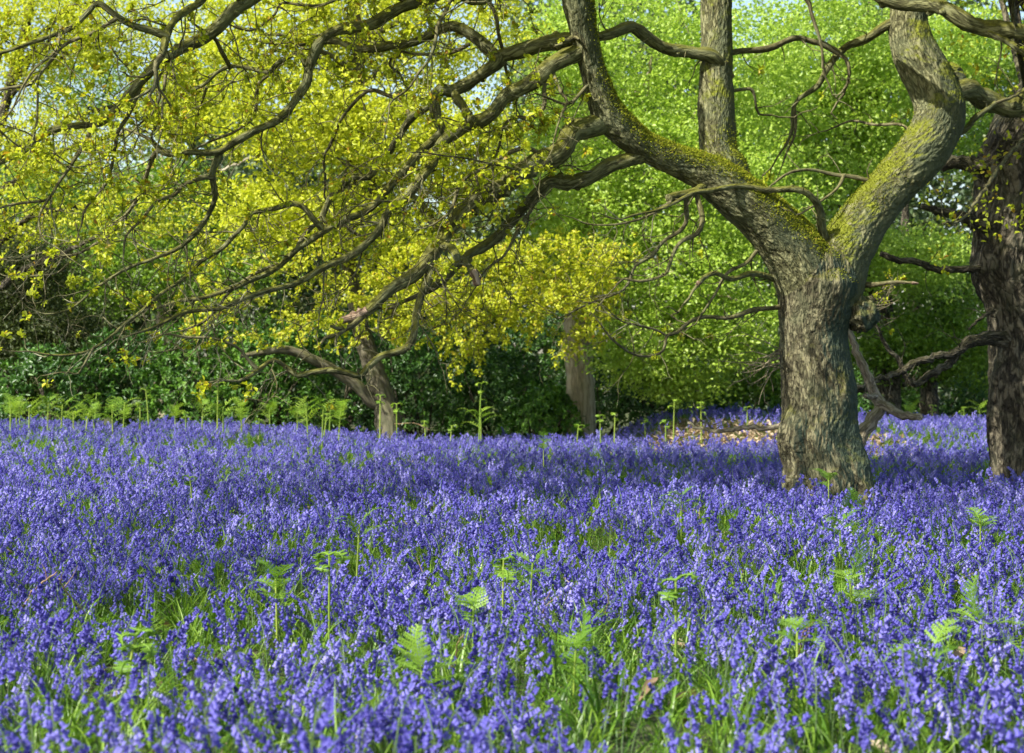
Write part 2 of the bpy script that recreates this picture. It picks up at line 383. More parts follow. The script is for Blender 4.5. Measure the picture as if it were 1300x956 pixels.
    for k in range(4):
        if quads is None: raise RuntimeError('expected quads')
        q = quads[fseg == k]; used, inv = np.unique(q, return_inverse=True)
        m2 = MB(); m2.add(co2[used], inv.reshape(-1, 4), bark=bark[used])
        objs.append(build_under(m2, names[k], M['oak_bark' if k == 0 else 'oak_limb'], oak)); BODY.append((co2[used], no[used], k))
    return objs
trunk, limbL, limbV, limbR = make_oak_body()
limbL['label'] = 'mossy limb arching out to the left'
limbV['label'] = 'upright limb rising straight out of the frame'
limbR['label'] = 'thick knobbly limb leaning right'
LIMB = {'trunk': trunk, 'L1': limbL, 'V': limbV, 'R': limbR}

# traced branches: name, parent, end distance, side, [(px,py)], width start, width end, leafiness
BR = [
 ('B1', 'L1', 14.2, [(690, -112), (655, -48), (608, -6), (575, -14), (530, 0), (504, 13), (478, 26), (450, 34), (428, 40), (410, 50), (398, 66), (389, 86), (385, 105), (376, 120), (365, 138), (350, 152), (336, 160), (318, 167), (296, 178), (278, 192), (260, 195), (240, 195), (213, 195), (202, 188), (190, 176)], 22, 7, 1),
 ('B1b', 'L1', 15.8, [(742, 50), (724, 50), (700, 56), (672, 63), (646, 68), (632, 72), (618, 62), (606, 50), (592, 38), (576, 33), (560, 38), (530, 48), (500, 58), (480, 64), (455, 62), (430, 55), (412, 54)], 26, 9, 1),
 ('B3', 'B1b', 15.0, [(636, 70), (628, 82), (608, 94), (588, 108), (574, 116), (560, 114), (550, 126), (552, 146), (560, 164), (552, 176), (536, 190), (516, 210), (496, 236), (476, 260), (440, 278), (410, 294), (376, 316), (352, 336), (322, 352), (296, 367), (260, 375), (230, 381), (208, 391)], 22, 5, 1),
 ('B3b', 'B3', 16.0, [(550, 130), (536, 140), (522, 150), (510, 168), (497, 186), (480, 204), (466, 224), (448, 222), (432, 238), (418, 250), (408, 272), (416, 280), (428, 284)], 12, 9, .8),
 ('B2', 'L1', 13.8, [(745, 62), (726, 70), (706, 82), (688, 95), (666, 106), (646, 120), (630, 138), (612, 149), (598, 154), (582, 165), (562, 180), (548, 206), (534, 226), (518, 248), (505, 256), (494, 268), (484, 286), (470, 303), (440, 326), (410, 340), (380, 354), (358, 362), (332, 373), (300, 382), (278, 390), (236, 398), (212, 408), (180, 420)], 27, 4, 1),
 ('B3c', 'B3', 14.8, [(576, 116), (582, 128), (592, 146), (600, 153)], 12, 14, 0),
 ('B4', 'L1', 14.4, [(772, 152), (752, 160), (728, 170), (711, 192), (682, 206), (650, 230), (620, 244), (592, 267), (572, 288), (560, 305), (545, 328), (530, 346), (512, 358), (492, 372), (476, 386), (462, 397)], 36, 15, .5),
 ('B4d', 'B4', 14.0, [(552, 318), (546, 346), (538, 372), (530, 400), (522, 434), (510, 447), (486, 452), (470, 464), (456, 478), (436, 474), (420, 470), (396, 471), (380, 476), (362, 467), (346, 458), (330, 466), (314, 478)], 13, 6, .5),
 ('B4e', 'B4d', 13.8, [(326, 468), (318, 460), (310, 450), (300, 440), (270, 430), (246, 428), (215, 424)], 6, 3, .4),
 ('B4k', 'B4', 15.3, [(568, 292), (556, 286), (544, 274), (530, 258), (514, 252), (500, 262)], 16, 9, .6),
 ('B5', 'L1', 15.3, [(812, 196), (796, 204), (768, 214), (745, 224), (718, 232), (700, 230), (690, 236), (672, 252), (654, 274), (640, 293), (616, 310), (596, 322), (580, 338), (560, 357), (544, 368)], 25, 11, .5),
 ('B5s', 'B5', 14.6, [(588, 330), (596, 338), (604, 350)], 13, 10, 0),
 ('B4s', 'B4', 14.2, [(558, 306), (570, 316), (580, 326)], 14, 11, 0),
 ('B5t', 'B5', 15.0, [(684, 246), (664, 284), (650, 308), (636, 328), (616, 344), (606, 362)], 6, 2.5, .6),
 ('B17', 'B2', 15.2, [(698, 94), (690, 112), (691, 138), (676, 148), (656, 148), (638, 160), (634, 182), (630, 196)], 8, 3, .9),
 ('B18', 'B2', 14.6, [(702, 92), (712, 118), (719, 130), (710, 156), (702, 182)], 6, 2.5, .7),
 ('B19', 'L1', 14.8, [(752, 100), (735, 122), (722, 130), (700, 126), (680, 120)], 6, 2.5, .7),
 ('B20', 'B4', 14.6, [(690, 198), (670, 188), (646, 196), (624, 208), (600, 222), (582, 240), (572, 266), (560, 280)], 7, 4, .8),
 ('B21', 'B4', 14.0, [(664, 218), (632, 210), (600, 204), (560, 198), (530, 196)], 4, 2, .6),
 ('B22', 'B4', 14.9, [(610, 252), (606, 230), (602, 208), (606, 190)], 4, 2, .6),
 ('P4', 'B3', 14.2, [(410, 292), (400, 280), (388, 266), (368, 258), (344, 262), (320, 270), (310, 286), (292, 300), (272, 318), (252, 334), (236, 350), (210, 368), (180, 396), (160, 408), (140, 426), (118, 442), (96, 448), (60, 451), (30, 446)], 10, 3, 1),
 ('P4b', 'P4', 14.2, [(120, 440), (110, 458), (98, 474), (86, 472)], 4, 2, .3),
 ('P5', 'B3', 15.6, [(378, 315), (384, 300), (392, 290), (404, 284)], 8, 6, .4),
 ('P6', 'B3', 15.4, [(352, 336), (330, 344), (316, 352), (290, 372), (268, 398), (250, 412), (228, 420)], 6, 2.5, .6),
 ('B1d', 'B1', 14.6, [(280, 190), (275, 205), (270, 222), (273, 244), (266, 264), (256, 282), (240, 300), (215, 318), (190, 330), (160, 340), (128, 362), (90, 390), (70, 398)], 11, 3, 1),
 ('B6', 'B1', 14.8, [(216, 195), (200, 192), (184, 222), (168, 258), (148, 284), (120, 308), (98, 324), (74, 324), (56, 319), (30, 330)], 8, 3, 1),
 ('B6b', 'B6', 15.2, [(98, 324), (88, 334), (74, 345), (45, 350), (20, 352)], 3.5, 2, .3),
 ('B7', 'B1d', 13.8, [(272, 226), (260, 226), (236, 234), (224, 246), (200, 258), (182, 280), (165, 300), (160, 322)], 8, 3, 1),
 ('B8', 'L1', 13.2, [(610, -210), (530, -165), (420, -90), (340, -22), (312, 0), (294, 12), (280, 26), (266, 38), (250, 48), (232, 60), (214, 74), (204, 78), (190, 92), (174, 110), (160, 129), (144, 142), (124, 154), (96, 159), (60, 168), (36, 178), (18, 192), (0, 206), (-40, 228)], 26, 7, 1),
 ('B8b', 'B8', 12.8, [(308, 2), (290, -14), (270, -6), (250, 6), (236, 16), (220, 36), (208, 60), (202, 72)], 12, 11, .7),
 ('B9', 'B8', 13.4, [(214, 76), (210, 94), (208, 114), (204, 138), (202, 162), (196, 186)], 6, 2.5, .9),
 ('B9b', 'B8', 13.6, [(212, 78), (200, 104), (202, 124), (192, 142), (176, 154), (158, 170)], 5, 2.5, .9),
 ('B10', 'B8', 13.8, [(178, 106), (170, 130), (162, 152), (152, 168), (148, 186), (138, 214), (130, 234), (108, 262), (102, 284)], 8, 3, 1),
 ('B10b', 'B8', 13.0, [(116, 156), (112, 172), (98, 196), (88, 218), (76, 234), (62, 252), (40, 258), (12, 264), (-20, 276)], 7, 3, 1),
 ('B10c', 'B10b', 12.9, [(62, 252), (50, 272), (49, 290), (54, 304), (74, 316)], 4, 2, .7),
 ('B11', 'B8b', 12.5, [(214, 48), (200, 42), (170, 32), (148, 20), (126, 5), (112, 14), (88, 28), (66, 38), (48, 48), (26, 58), (0, 64), (-30, 70)], 12, 5, 1),
 ('B12', 'B11', 12.8, [(150, 22), (124, 38), (104, 46), (80, 60), (66, 76), (48, 96), (46, 120), (43, 152), (36, 176)], 7, 3, 1),
 ('B12b', 'B11', 12.2, [(78, 34), (72, 60), (52, 84), (36, 112), (22, 138), (10, 152)], 5, 2, 1),
 ('B12c', 'B12', 12.9, [(48, 96), (36, 108), (20, 112), (-10, 116)], 6, 4, .8),
 ('B13', 'B1', 15.0, [(389, 84), (380, 68), (368, 72), (352, 84), (342, 92), (320, 86), (298, 86), (282, 94), (266, 108), (240, 118), (226, 126), (208, 133), (192, 146)], 10, 3, 1),
 ('B13b', 'B13', 14.0, [(292, 86), (284, 68), (274, 54), (264, 42)], 7, 6, .4),
 ('B14', 'B13', 15.3, [(342, 94), (328, 108), (324, 140), (320, 152), (294, 168), (276, 176), (244, 190), (232, 204)], 6, 3, 1),
 ('B14b', 'B13', 15.6, [(262, 110), (256, 134), (250, 160), (248, 185)], 4, 2.5, .8),
 ('B15', 'B3b', 16.6, [(520, 150), (512, 130), (494, 120), (476, 117), (462, 122), (446, 138), (432, 158), (416, 186), (411, 196), (414, 222), (412, 240)], 7, 4, .8),
 ('B23', 'L1', 15.5, [(720, -80), (640, -60), (618, -10), (628, 20), (632, 44), (640, 68), (644, 94), (649, 112), (652, 126)], 8, 4, .6),
 ('B24', 'B1', 13.9, [(590, -10), (572, 0), (562, 20), (556, 36), (555, 52), (546, 74), (530, 92), (518, 110), (500, 126)], 8, 3, .7),
 ('B25', 'B1b', 15.9, [(596, 56), (576, 66), (560, 70), (530, 68), (508, 68), (494, 84), (508, 96), (516, 112)], 6, 3, .9),
 ('B26', 'B1', 14.4, [(520, 4), (470, -14), (430, -4), (404, 6), (356, 0), (346, 16), (330, 30), (316, 36), (296, 32)], 6, 3, 1),
 ('X1', 'V', 15.2, [(925, 100), (905, 70), (880, 66), (853, 60), (826, 46), (802, 34), (785, 36), (762, 44), (744, 48)], 20, 15, .5),
 ('X2', 'V', 16.4, [(915, 70), (930, 67), (956, 62), (986, 58), (1012, 48), (1022, 48), (1038, 54), (1050, 62), (1062, 71)], 9, 9, .5),
 ('X3', 'R', 16.6, [(1150, 24), (1128, 32), (1104, 46), (1080, 54), (1068, 66), (1056, 82), (1044, 96), (1036, 108), (1014, 126), (1008, 142), (1004, 166), (994, 186)], 16, 4, .5),
 ('X3b', 'X3', 16.4, [(1009, 140), (1010, 156), (1008, 174), (1001, 192), (996, 206)], 5, 2.5, .5),
 ('X4', 'V', 16.1, [(912, -40), (980, -30), (1021, 0), (1030, 16), (1036, 38), (1040, 60), (1043, 86)], 9, 4, .4),
 ('X5', 'V', 16.2, [(915, 116), (940, 115), (956, 117), (960, 138), (963, 145), (978, 147)], 6, 3, .5),
 ('F1', 'R', 14.9, [(1056, 338), (1046, 300), (1041, 270), (1030, 253), (1010, 243), (972, 239), (928, 237), (890, 243), (868, 252), (848, 260), (825, 270), (796, 277)], 15, 3, .2),
 ('F2', 'L1', 15.2, [(905, 228), (886, 241), (866, 247), (848, 254)], 15, 12, 0),
 ('F3', 'F2', 15.0, [(884, 243), (887, 258), (890, 282), (884, 296), (868, 305), (854, 324), (846, 340), (840, 349), (812, 358), (792, 355), (780, 366)], 9, 3, .5),
 ('F4', 'F2', 15.4, [(872, 248), (871, 260), (872, 282), (863, 296), (840, 308), (828, 321), (808, 338), (801, 356), (791, 368), (771, 376), (744, 388), (720, 400)], 8, 2.5, .5),
 ('F5', 'F2', 15.0, [(852, 256), (838, 266), (810, 278), (780, 286), (750, 284), (728, 276)], 5, 2, .4),
 ('T1', 'trunk', 15.3, [(996, 358), (984, 354), (951, 349), (923, 354), (905, 349), (892, 354), (886, 361)], 10, 6, 0),
 ('T2', 'L1', 15.5, [(972, 312), (962, 318), (950, 332), (928, 342), (918, 354), (911, 370), (900, 388), (890, 402)], 7, 3, .5),
 ('T3', 'trunk', 15.0, [(996, 388), (980, 391), (952, 396), (920, 403), (888, 404), (876, 408), (860, 422), (846, 428), (842, 444), (830, 450), (806, 450), (784, 438), (770, 424)], 8, 3, .5),
 ('T4', 'T3', 15.1, [(848, 427), (830, 418), (806, 411), (790, 408), (776, 398)], 4, 2, .5),
 ('R2', 'R', 15.8, [(1122, 246), (1108, 233), (1070, 221), (1039, 215), (1012, 217), (995, 223), (980, 234)], 8, 3, .4),
 ('R3', 'R2', 15.6, [(1072, 222), (1062, 240), (1043, 254), (1019, 271)], 5, 3, .3),
 ('R4', 'R', 16.9, [(1165, 185), (1158, 170), (1140, 158), (1110, 156), (1084, 152), (1062, 158)], 6, 3, .7),
 ('R5', 'R', 17.0, [(1205, 120), (1228, 112), (1246, 123), (1270, 132), (1287, 137), (1300, 124), (1330, 112), (1380, 90)], 34, 22, .4),
 ('R6', 'R', 15.6, [(1090, 362), (1128, 360), (1160, 359)], 9, 3, 0),
 ('R7', 'R', 16.4, [(1186, 170), (1220, 168), (1240, 148), (1262, 132)], 10, 8, .3),
 ('TR', 'V', 14.4, [(908, -130), (990, -80), (1080, -25), (1132, -2), (1166, 4), (1201, 15), (1235, 29), (1270, 37), (1300, 38), (1350, 48), (1420, 60)], 24, 24, 0),
 ('TR2', 'TR', 14.0, [(1290, 36), (1286, 20), (1284, 0), (1290, -20)], 5, 4, .8),
 ('TR3', 'TR', 14.6, [(1240, 34), (1262, 44), (1290, 60), (1320, 82)], 10, 8, .6),
]
def add_moss():
    for co_, no_, k in BODY:
        if k == 2: obj = limbV; dens = .25
        else: obj = (trunk, limbL, None, limbR)[k]; dens = (.5, 1.25, 0, .5)[k]
        m = MB(); nz = no_[:, 2]
        big = np.array([mnoise.noise((p[0] * 2.3, p[1] * 2.3, p[2] * 2.3)) for p in co_])
        pr = np.clip((nz + (.18 if k == 1 else -.12) + big * .5) * 2.2, 0, 1) * dens * .6
        if k == 2: pr = pr * 0 + np.clip(.9 - (co_[:, 2] - 3.35) * 3 + big, 0, 1) * .3 * (nz > -.2)
        if k == 3: pr *= np.clip(1.6 - np.abs(co_[:, 2] - 2.5), 0, 1)
        if k == 0: pr *= (co_[:, 2] > 2.0)
        sel = np.where(rng.random(len(co_)) < pr)[0]; n = len(sel)
        if n < 10: continue
        c = co_[sel] - no_[sel] * .004; d = no_[sel] + rand_unit(n) * .6; L_ = rng.uniform(.010, .026, n); nv = rand_unit(n)
        V, F, a = leaf_arrays(c, d, nv, L_, L_ * .4, rng.random(n)); m.add(V, F, v=a)
        build_under(m, 'moss', M['moss'], oak)['kind'] = 'stuff'
add_moss()
BP = {k: SK[k + '_s'] for k in ('trunk', 'L1', 'V', 'R')}
def proj(p): return np.array([CX + p[..., 0] / p[..., 1] * FPX, HY - (p[..., 2] - CAMH) / p[..., 1] * FPX]).T
branch_obj = {}; ROOTLIMB = {}
twig_mb = MB(); bare_mb = MB(); tuft_pos = []; tuft_dir = []; tuft_sz = []
def add_tuft(p, d, s=1.0):
    tuft_pos.append(p); tuft_dir.append(d); tuft_sz.append(s)

def grow(p, d, length, r, level, leafy, mb, droop=0.0, jit=.34, seg=.075):
    n = max(2, int(length / seg)); pts = [p]; d = nrm(d)
    for i in range(n):
        d = nrm(d + rng.normal(0, jit, 3) * (1.0 if i % 2 else .5) + np.array([0, 0, -droop + (.10 if i > n * .6 else 0)]))
        p = p + d * (length / n); pts.append(p)
        if level < 2 and i >= 1 and rng.random() < (.62 if level == 0 else .45):
            cd = nrm(d + rand_unit(1)[0] * 1.1)
            grow(p, cd, length * rng.uniform(.28, .55), r * .62, level + 1, leafy, mb, droop * .7, jit, seg)
        if leafy and rng.random() < .06 * leafy and level > 0: add_tuft(p, nrm(d + rand_unit(1)[0]), rng.uniform(.5, .9))
    pts = np.array(pts); rad = np.linspace(r, r * .42, len(pts))
    tube(mb, pts, rad, 5 if level == 0 else 4, cap=False)
    if leafy and rng.random() < .74 * min(1, leafy * 1.2): add_tuft(pts[-1], d, rng.uniform(.7, 1.2))

for (name, par, Y1, pts, w0, w1, leafy) in BR:
    pp = BP[par]; q = proj(pp[:, :3]); k = np.argmin(np.hypot(q[:, 0] - pts[0][0], q[:, 1] - pts[0][1]))
    Y0 = pp[k, 1]
    ws = np.linspace(0, 1, len(pts)); arr = [(x, y, (w0 + (w1 - w0) * t ** .8) * .9) for (x, y), t in zip(pts, ws)]
    path = px_path(arr, Y0, Y1)
    s = spline(path, .05)
    # knobbly wander in depth and a little in the picture plane
    L = np.arange(len(s)) * .05; ph = rng.uniform(0, 6, 6)
    s[:, 1] += .05 * (np.sin(L * 3.1 + ph[0]) - math.sin(ph[0])) * np.minimum(1, L * 2) + .03 * np.sin(L * 7 + ph[1]) * np.minimum(1, L * 2)
    wob = np.minimum(1, L * 3) * np.clip(s[:, 3] * 1.2, .006, .02)
    s[:, 0] += wob * np.sin(L * 9 + ph[2]) * .6; s[:, 2] += wob * np.sin(L * 11 + ph[3]) * .6
    s[:, 3] *= 1 + .10 * np.sin(L * 13 + ph[4]) * np.sin(L * 5 + ph[5])
    BP[name] = s
    mb = MB(); tube(mb, s[:, :3], s[:, 3], 12 if w0 > 12 else 8, lump=.06)
    # knots
    for _ in range(int(len(s) * .05 * 3)):
        j = rng.integers(1, len(s) - 1)
        if s[j, 3] < .02: continue
        rv = rand_unit(1)[0]; tg = nrm(s[j + 1, :3] - s[j - 1, :3]); rv = nrm(rv - tg * rv.dot(tg))
        c = s[j, :3]; r = s[j, 3]
        kp = np.array([c, c + rv * r * 1.0, c + rv * r * 1.25 + tg * r * .1]); tube(mb, kp, [r * .7, r * .5, r * .28], 7, lump=.1)
    rl = par if par in LIMB else ROOTLIMB[par]
    ROOTLIMB[name] = rl
    o = build_under(mb, 'branch', M['limb_bark'] if w0 > 9 else M['twig_bark'], oak)
    branch_obj[name] = o
    # side twigs
    if leafy > 0 or name in ('T1', 'F1'):
        step = .072; acc = 0
        n = len(s); i0 = int(n * .12) if w0 > 14 else 2
        left = 1 if s[:, 0].mean() < 1.2 else 0
        for j in range(i0, n - 1):
            acc += .05
            if acc < step * (.8 + 1.1 * rng.random()) * (1.0 if left else 2.0): continue
            acc = 0
            if leafy < .45 and rng.random() < .5: continue
            tg = nrm(s[min(j + 1, n - 1), :3] - s[j - 1, :3]); rv = rand_unit(1)[0]; rv = nrm(rv - tg * rv.dot(tg))
            rv[1] *= .8
            d = nrm(rv + tg * rng.uniform(.2, .9))
            ln = rng.uniform(.12, .55) * (1.25 if left else .75)
            low = float(np.clip((365 - proj(s[j, :3][None])[0][1]) / 190, .06, 1))
            if left and low < .7:
                ln *= 1.15
                for _x in range(int(rng.random() < .42)):
                    d2 = nrm(rand_unit(1)[0] * [1, .8, .8] + tg * rng.uniform(.4, 1.2) + [0, 0, -.12])
                    grow(s[j, :3], d2, rng.uniform(.2, .55), rng.uniform(.004, .007), 0, .15, bare_mb, droop=.03, jit=.30)
            grow(s[j, :3] + rv * s[j, 3] * .5, d, ln, min(s[j, 3] * .45, rng.uniform(.0045, .009)), 0 if ln > .22 else 1, leafy * (.95 * low if left else .35), twig_mb, droop=.05 if left else .02)
        grow(s[-1, :3], s[-1, :3] - s[-3, :3], rng.uniform(.25, .5), s[-1, 3] * .8, 0, leafy, twig_mb, droop=.02)

def part_under(mb, name, mat, label=None):
    o = build_under(mb, name, mat, oak)
    if label: o['label'] = label
    return o
o = part_under(twig_mb, 'twig', M['twig_bark']); o['kind'] = 'stuff'
o = part_under(bare_mb, 'twig', M['pale_twig']); o['kind'] = 'stuff'; o['label'] = 'fine bare twigs hanging low on the left'

# torn ends
for (pts, w0, w1, Y) in (([(466, 394), (450, 402), (436, 406), (428, 414)], 15, 9, BP['B4'][-1, 1]), ([(600, 344), (604, 352), (606, 362)], 11, 9, BP['B5s'][-1, 1] - .0), ([(888, 358), (884, 364)], 7, 4, BP['T1'][-1, 1]), ([(1158, 359), (1166, 360)], 4, 2, BP['R6'][-1, 1])):
    mb = MB(); arr = [(x, y, w0 + (w1 - w0) * t) for (x, y), t in zip(pts, np.linspace(0, 1, len(pts)))]
    s = spline(px_path(arr, Y, Y), .03); tube(mb, s[:, :3], s[:, 3], 9, lump=.16)
    part_under(mb, 'broken_end', M['broken_wood'])
# burl with epicormic shoots
mb = MB(); c = P(1094, 398, 15.9)
u = np.linspace(0, np.pi, 28); v = np.linspace(0, 2 * np.pi, 44, endpoint=False); U, W = np.meshgrid(u, v, indexing='ij')
S = np.stack([np.sin(U) * np.cos(W), np.sin(U) * np.sin(W), np.cos(U)], 2)
nn = np.array([[mnoise.noise(tuple(q * 2.2 + 3)) * .35 + mnoise.noise(tuple(q * 7)) * .14 for q in row] for row in S])
S = S * (1 + nn[:, :, None]) * np.array([.15, .15, .165])
i = np.arange(27)[:, None] * 44; j = np.arange(44)[None]; j2 = (j + 1) % 44
mb.add((S + c).reshape(-1, 3), np.stack([i + j, i + 44 + j, i + 44 + j2, i + j2], 2).reshape(-1, 4), bark=S.reshape(-1, 3))
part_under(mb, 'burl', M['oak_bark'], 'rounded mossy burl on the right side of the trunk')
# thin shoots on burl and dead spray left of the trunk
mb = MB()
for _ in range(26):
    p = c + np.array([.08, 0, .05]) + rng.normal(0, .05, 3); grow(p, nrm([.8, rng.normal(0, .5), .4 + rng.normal(0, .5)]), rng.uniform(.15, .4), .004, 1, .15, mb)
for _ in range(16):
    p = P(990, rng.uniform(440, 470), 15.9); grow(p, nrm([-1, rng.normal(0, .4), -.35 + rng.normal(0, .35)]), rng.uniform(.25, .55), .006, 0, 0, mb, droop=.02, jit=.22)
o = part_under(mb, 'twig', M['dead_wood']); o['label'] = 'pale dead twigs on the trunk'; o['kind'] = 'stuff'

# ---- the upper crown over the frame: unseen limbs, branches and leaf tufts, shaped for light and shade below
crown_mb = MB(); up_pos = []
LITZONES = [(P(1195, 150, 16.2), .7), (P(1165, 70, 16.3), .6), (P(1140, 225, 16.1), .7), (P(1100, 275, 16.0), .6), (P(1000, 280, 15.8), .7), (P(940, 225, 15.8), .6), (P(870, 190, 15.6), .4), (P(1002, 450, 15.9), .16), (P(1008, 540, 15.9), .2), (P(909, 60, 16.0), .4), (P(909, 150, 16), .3),
            (P(300, 560, 27), 3.2), (P(560, 565, 27), 2.6), (P(1180, 550, 30), 2.6), (P(900, 550, 29), 2.2), (P(200, 605, 19), .8), (P(420, 612, 17.9), .7), (P(560, 600, 19.7), .9), (P(690, 596, 20.5), .8), (P(800, 612, 17.9), .7), (P(930, 600, 19.7), .8), (P(1180, 598, 20), .8), (P(1260, 585, 22), 1.0), (P(300, 640, 14.7), .6), (P(90, 640, 14.7), .9), (P(160, 556, 28), 3.0), (P(440, 560, 28), 2.4), (P(60, 570, 23), 2.4), (P(700, 553, 28), 2.2), (P(160, 90, 13.5), 1.0), (P(340, 190, 14.4), 1.0), (P(520, 90, 15), .9), (P(250, 330, 14.5), 1.0), (P(60, 230, 13.3), .9), (P(560, 260, 14.8), .8)]
SV = np.array(SUN)
def in_light(p, zones=None):  # point would shade a spot kept sunny by gaps in the crown
    for (c, r) in (zones or LITZONES):
        w = p - c; t = w.dot(SV)
        if t > .4 and np.linalg.norm(w - SV * t) < r + min(.25, r * .7): return True
    return False
def frame_clear(p, pad=0):
    """True if the point lies above the top of the picture"""
    q = proj(p[None])[0]
    return p[1] < 2.5 or q[1] < -25 - pad
tips = [(BP['L1'][-1, :3], 26), (BP['V'][-1, :3], 12), (BP['R'][-1, :3], 6), (BP['TR'][-1, :3], 2), (BP['R5'][-1, :3], 2)]
ccen = np.array([-1.0, 11.4, 7.4])
for (t0, k) in tips:
    for _ in range(k):
        for tries in range(30):
            dirv = rand_unit(1)[0]; tgt = ccen + dirv * np.array([10.0, 9.5, 2.2]) * rng.uniform(.55, 1.0)
            mid = (t0 + tgt) / 2 + np.array([0, 0, .5])
            if not (frame_clear(tgt) and frame_clear(mid)): continue
            s = spline(np.array([t0, t0 * .7 + mid * .3 + rng.normal(0, .2, 3) + [0, 0, .2], mid + rng.normal(0, .3, 3), tgt]), .25)
            if np.mean([in_light(p_, LITZONES[:12]) for p_ in s[3:]]) < .06: break
        else: continue
        tube(crown_mb, s, np.linspace(.10, .02, len(s)), 7, lump=.06)
        for j in range(len(s) // 4, len(s)):
            for _q in range(3):
                q = s[j] + rng.normal(0, 1, 3) * np.array([.9, .9, .45])
                if not frame_clear(q, 10): continue
                if in_light(q, LITZONES[:12]) or in_light((q + s[j]) / 2, LITZONES[:12]) or (in_light(q) and rng.random() < .85): continue
                tube(crown_mb, np.array([s[j], (s[j] + q) / 2 + rng.normal(0, .08, 3), q]), [.018, .012, .005], 4, cap=False)
                up_pos.append(q)
o = part_under(crown_mb, 'branch', M['limb_bark']); o['kind'] = 'stuff'; o['label'] = 'upper branches spreading above the frame, routed to leave sun gaps'
cs_ = np.vstack([v_[::7] for v_ in crown_mb.v[::2] if len(v_) > 60])
n_ = 0
for _ in range(6000):  # unseen leaf clumps added along the sun to shade the middle carpet
    gx, gy = rng.uniform(-6.0, 6.5), rng.uniform(8.2, 16.0)
    if mnoise.noise((gx * .55, gy * .42, 3.3)) + .5 * mnoise.noise((gx * 1.3, gy * 1.0, 9.1)) < -.05 + abs(gy - 11.8) * .05: continue
    zt = rng.uniform(5.4, 7.6); q = np.array([gx, gy, .25]) + SV * (zt - .25) / SV[2]
    if not frame_clear(q, 12) or in_light(q, LITZONES[:12]): continue
    j_ = cs_[np.argmin(((cs_ - q) ** 2).sum(1))]
    tube(crown_mb, np.array([j_, (j_ + q) / 2 + rng.normal(0, .06, 3), q]), [.014, .010, .004], 4, cap=False)
    up_pos.append(q); n_ += 1
    if n_ >= 420: break
for _ in range(300):  # more unseen clumps, added to throw dappled shade on the trunk
    g_ = P(rng.uniform(1012, 1092), rng.uniform(385, 600), 15.9); zt = rng.uniform(5.4, 7.4); q = g_ + SV * (zt - g_[2]) / SV[2]
    if mnoise.noise((g_[0] * 2.1, 0, g_[2] * 1.6)) < -.05 or not frame_clear(q, 12) or in_light(q, LITZONES[:12]): continue
    j_ = cs_[np.argmin(((cs_ - q) ** 2).sum(1))]
    tube(crown_mb, np.array([j_, (j_ + q) / 2 + rng.normal(0, .06, 3), q]), [.014, .010, .004], 4, cap=False)
    up_pos.append(q); n_ += 1
    if n_ >= 446: break
up_pos = np.array(up_pos)
lm = MB()
def add_leaves(mb, c, d, L, W, up=.6, per=0, **k):
    n = len(c); nv = rand_unit(n) + np.array([0, 0, up]) + np.array(SUN) * .55; v = rng.random(n)
    if per: v = np.clip(.55 * np.repeat(rng.random(n // per), per) + .45 * v, 0, 1)
    V, F, a = leaf_arrays(c, d, nv, L, W, v, **k); mb.add(V, F, v=a)
# dense visible tufts at twig ends
keep_ = np.array([not (in_light(p_, LITZONES[:12]) and rng.random() < .8) for p_ in tuft_pos])
tp = np.array(tuft_pos); td = np.array(tuft_dir); ts = np.array(tuft_sz)
tp, td, ts = tp[keep_], td[keep_], ts[keep_]
print('tufts', len(tp), 'crown tips', len(up_pos))
K = 12
c = np.repeat(tp, K, 0) + rng.normal(0, .015, (len(tp) * K, 3))
d = np.repeat(td, K, 0) * .8 + rand_unit(len(c)) + np.array([0, 0, .12])
L = np.repeat(ts, K) * rng.uniform(.022, .058, len(c))
add_leaves(lm, c, d, L, L * rng.uniform(.5, .75, len(c)))
part_under(lm, 'foliage', M['oak_leaf'])
lm = MB(); K = 32
c = np.repeat(up_pos, K, 0) + rng.normal(0, .20, (len(up_pos) * K, 3)); d = rand_unit(len(c))
L = rng.uniform(.06, .11, len(c)); add_leaves(lm, c, d, L, L * .62)
o = part_under(lm, 'foliage', M['oak_leaf']); o['label'] = 'unseen upper crown of young leaves, with clumps added for shade'

# ------------------------------------------------------------------ other trees and shrubs
def foliage_lobes(lobes, n_clump, per, spread, lmin, lmax, aspect, shell=.55, updir=.3, flat=.42):
    """lobes: list of (centre, radii, weight) -> leaf base points, directions"""
    w = np.array([l[2] for l in lobes], float); w /= w.sum(); cc = []
    for (c, r, _), k in zip(lobes, rng.multinomial(n_clump, w)):
        u = rand_unit(k); q = shell + (1 - shell) * rng.random(k); q *= 1 + .18 * rng.normal(size=k)
        cc.append(np.array(c) + u * np.array(r) * q[:, None])
    cc = np.vstack(cc)
    c = np.repeat(cc, per, 0) + rng.normal(0, 1, (len(cc) * per, 3)) * np.array([spread * 1.15, spread * 1.15, spread * flat])
    d = rand_unit(len(c)) + (c - np.repeat(cc, per, 0)) / spread * .4 + np.array([0, 0, -updir * .3])
    L = rng.uniform(lmin, lmax, len(c))
    return cc, c, d, L, L * aspect

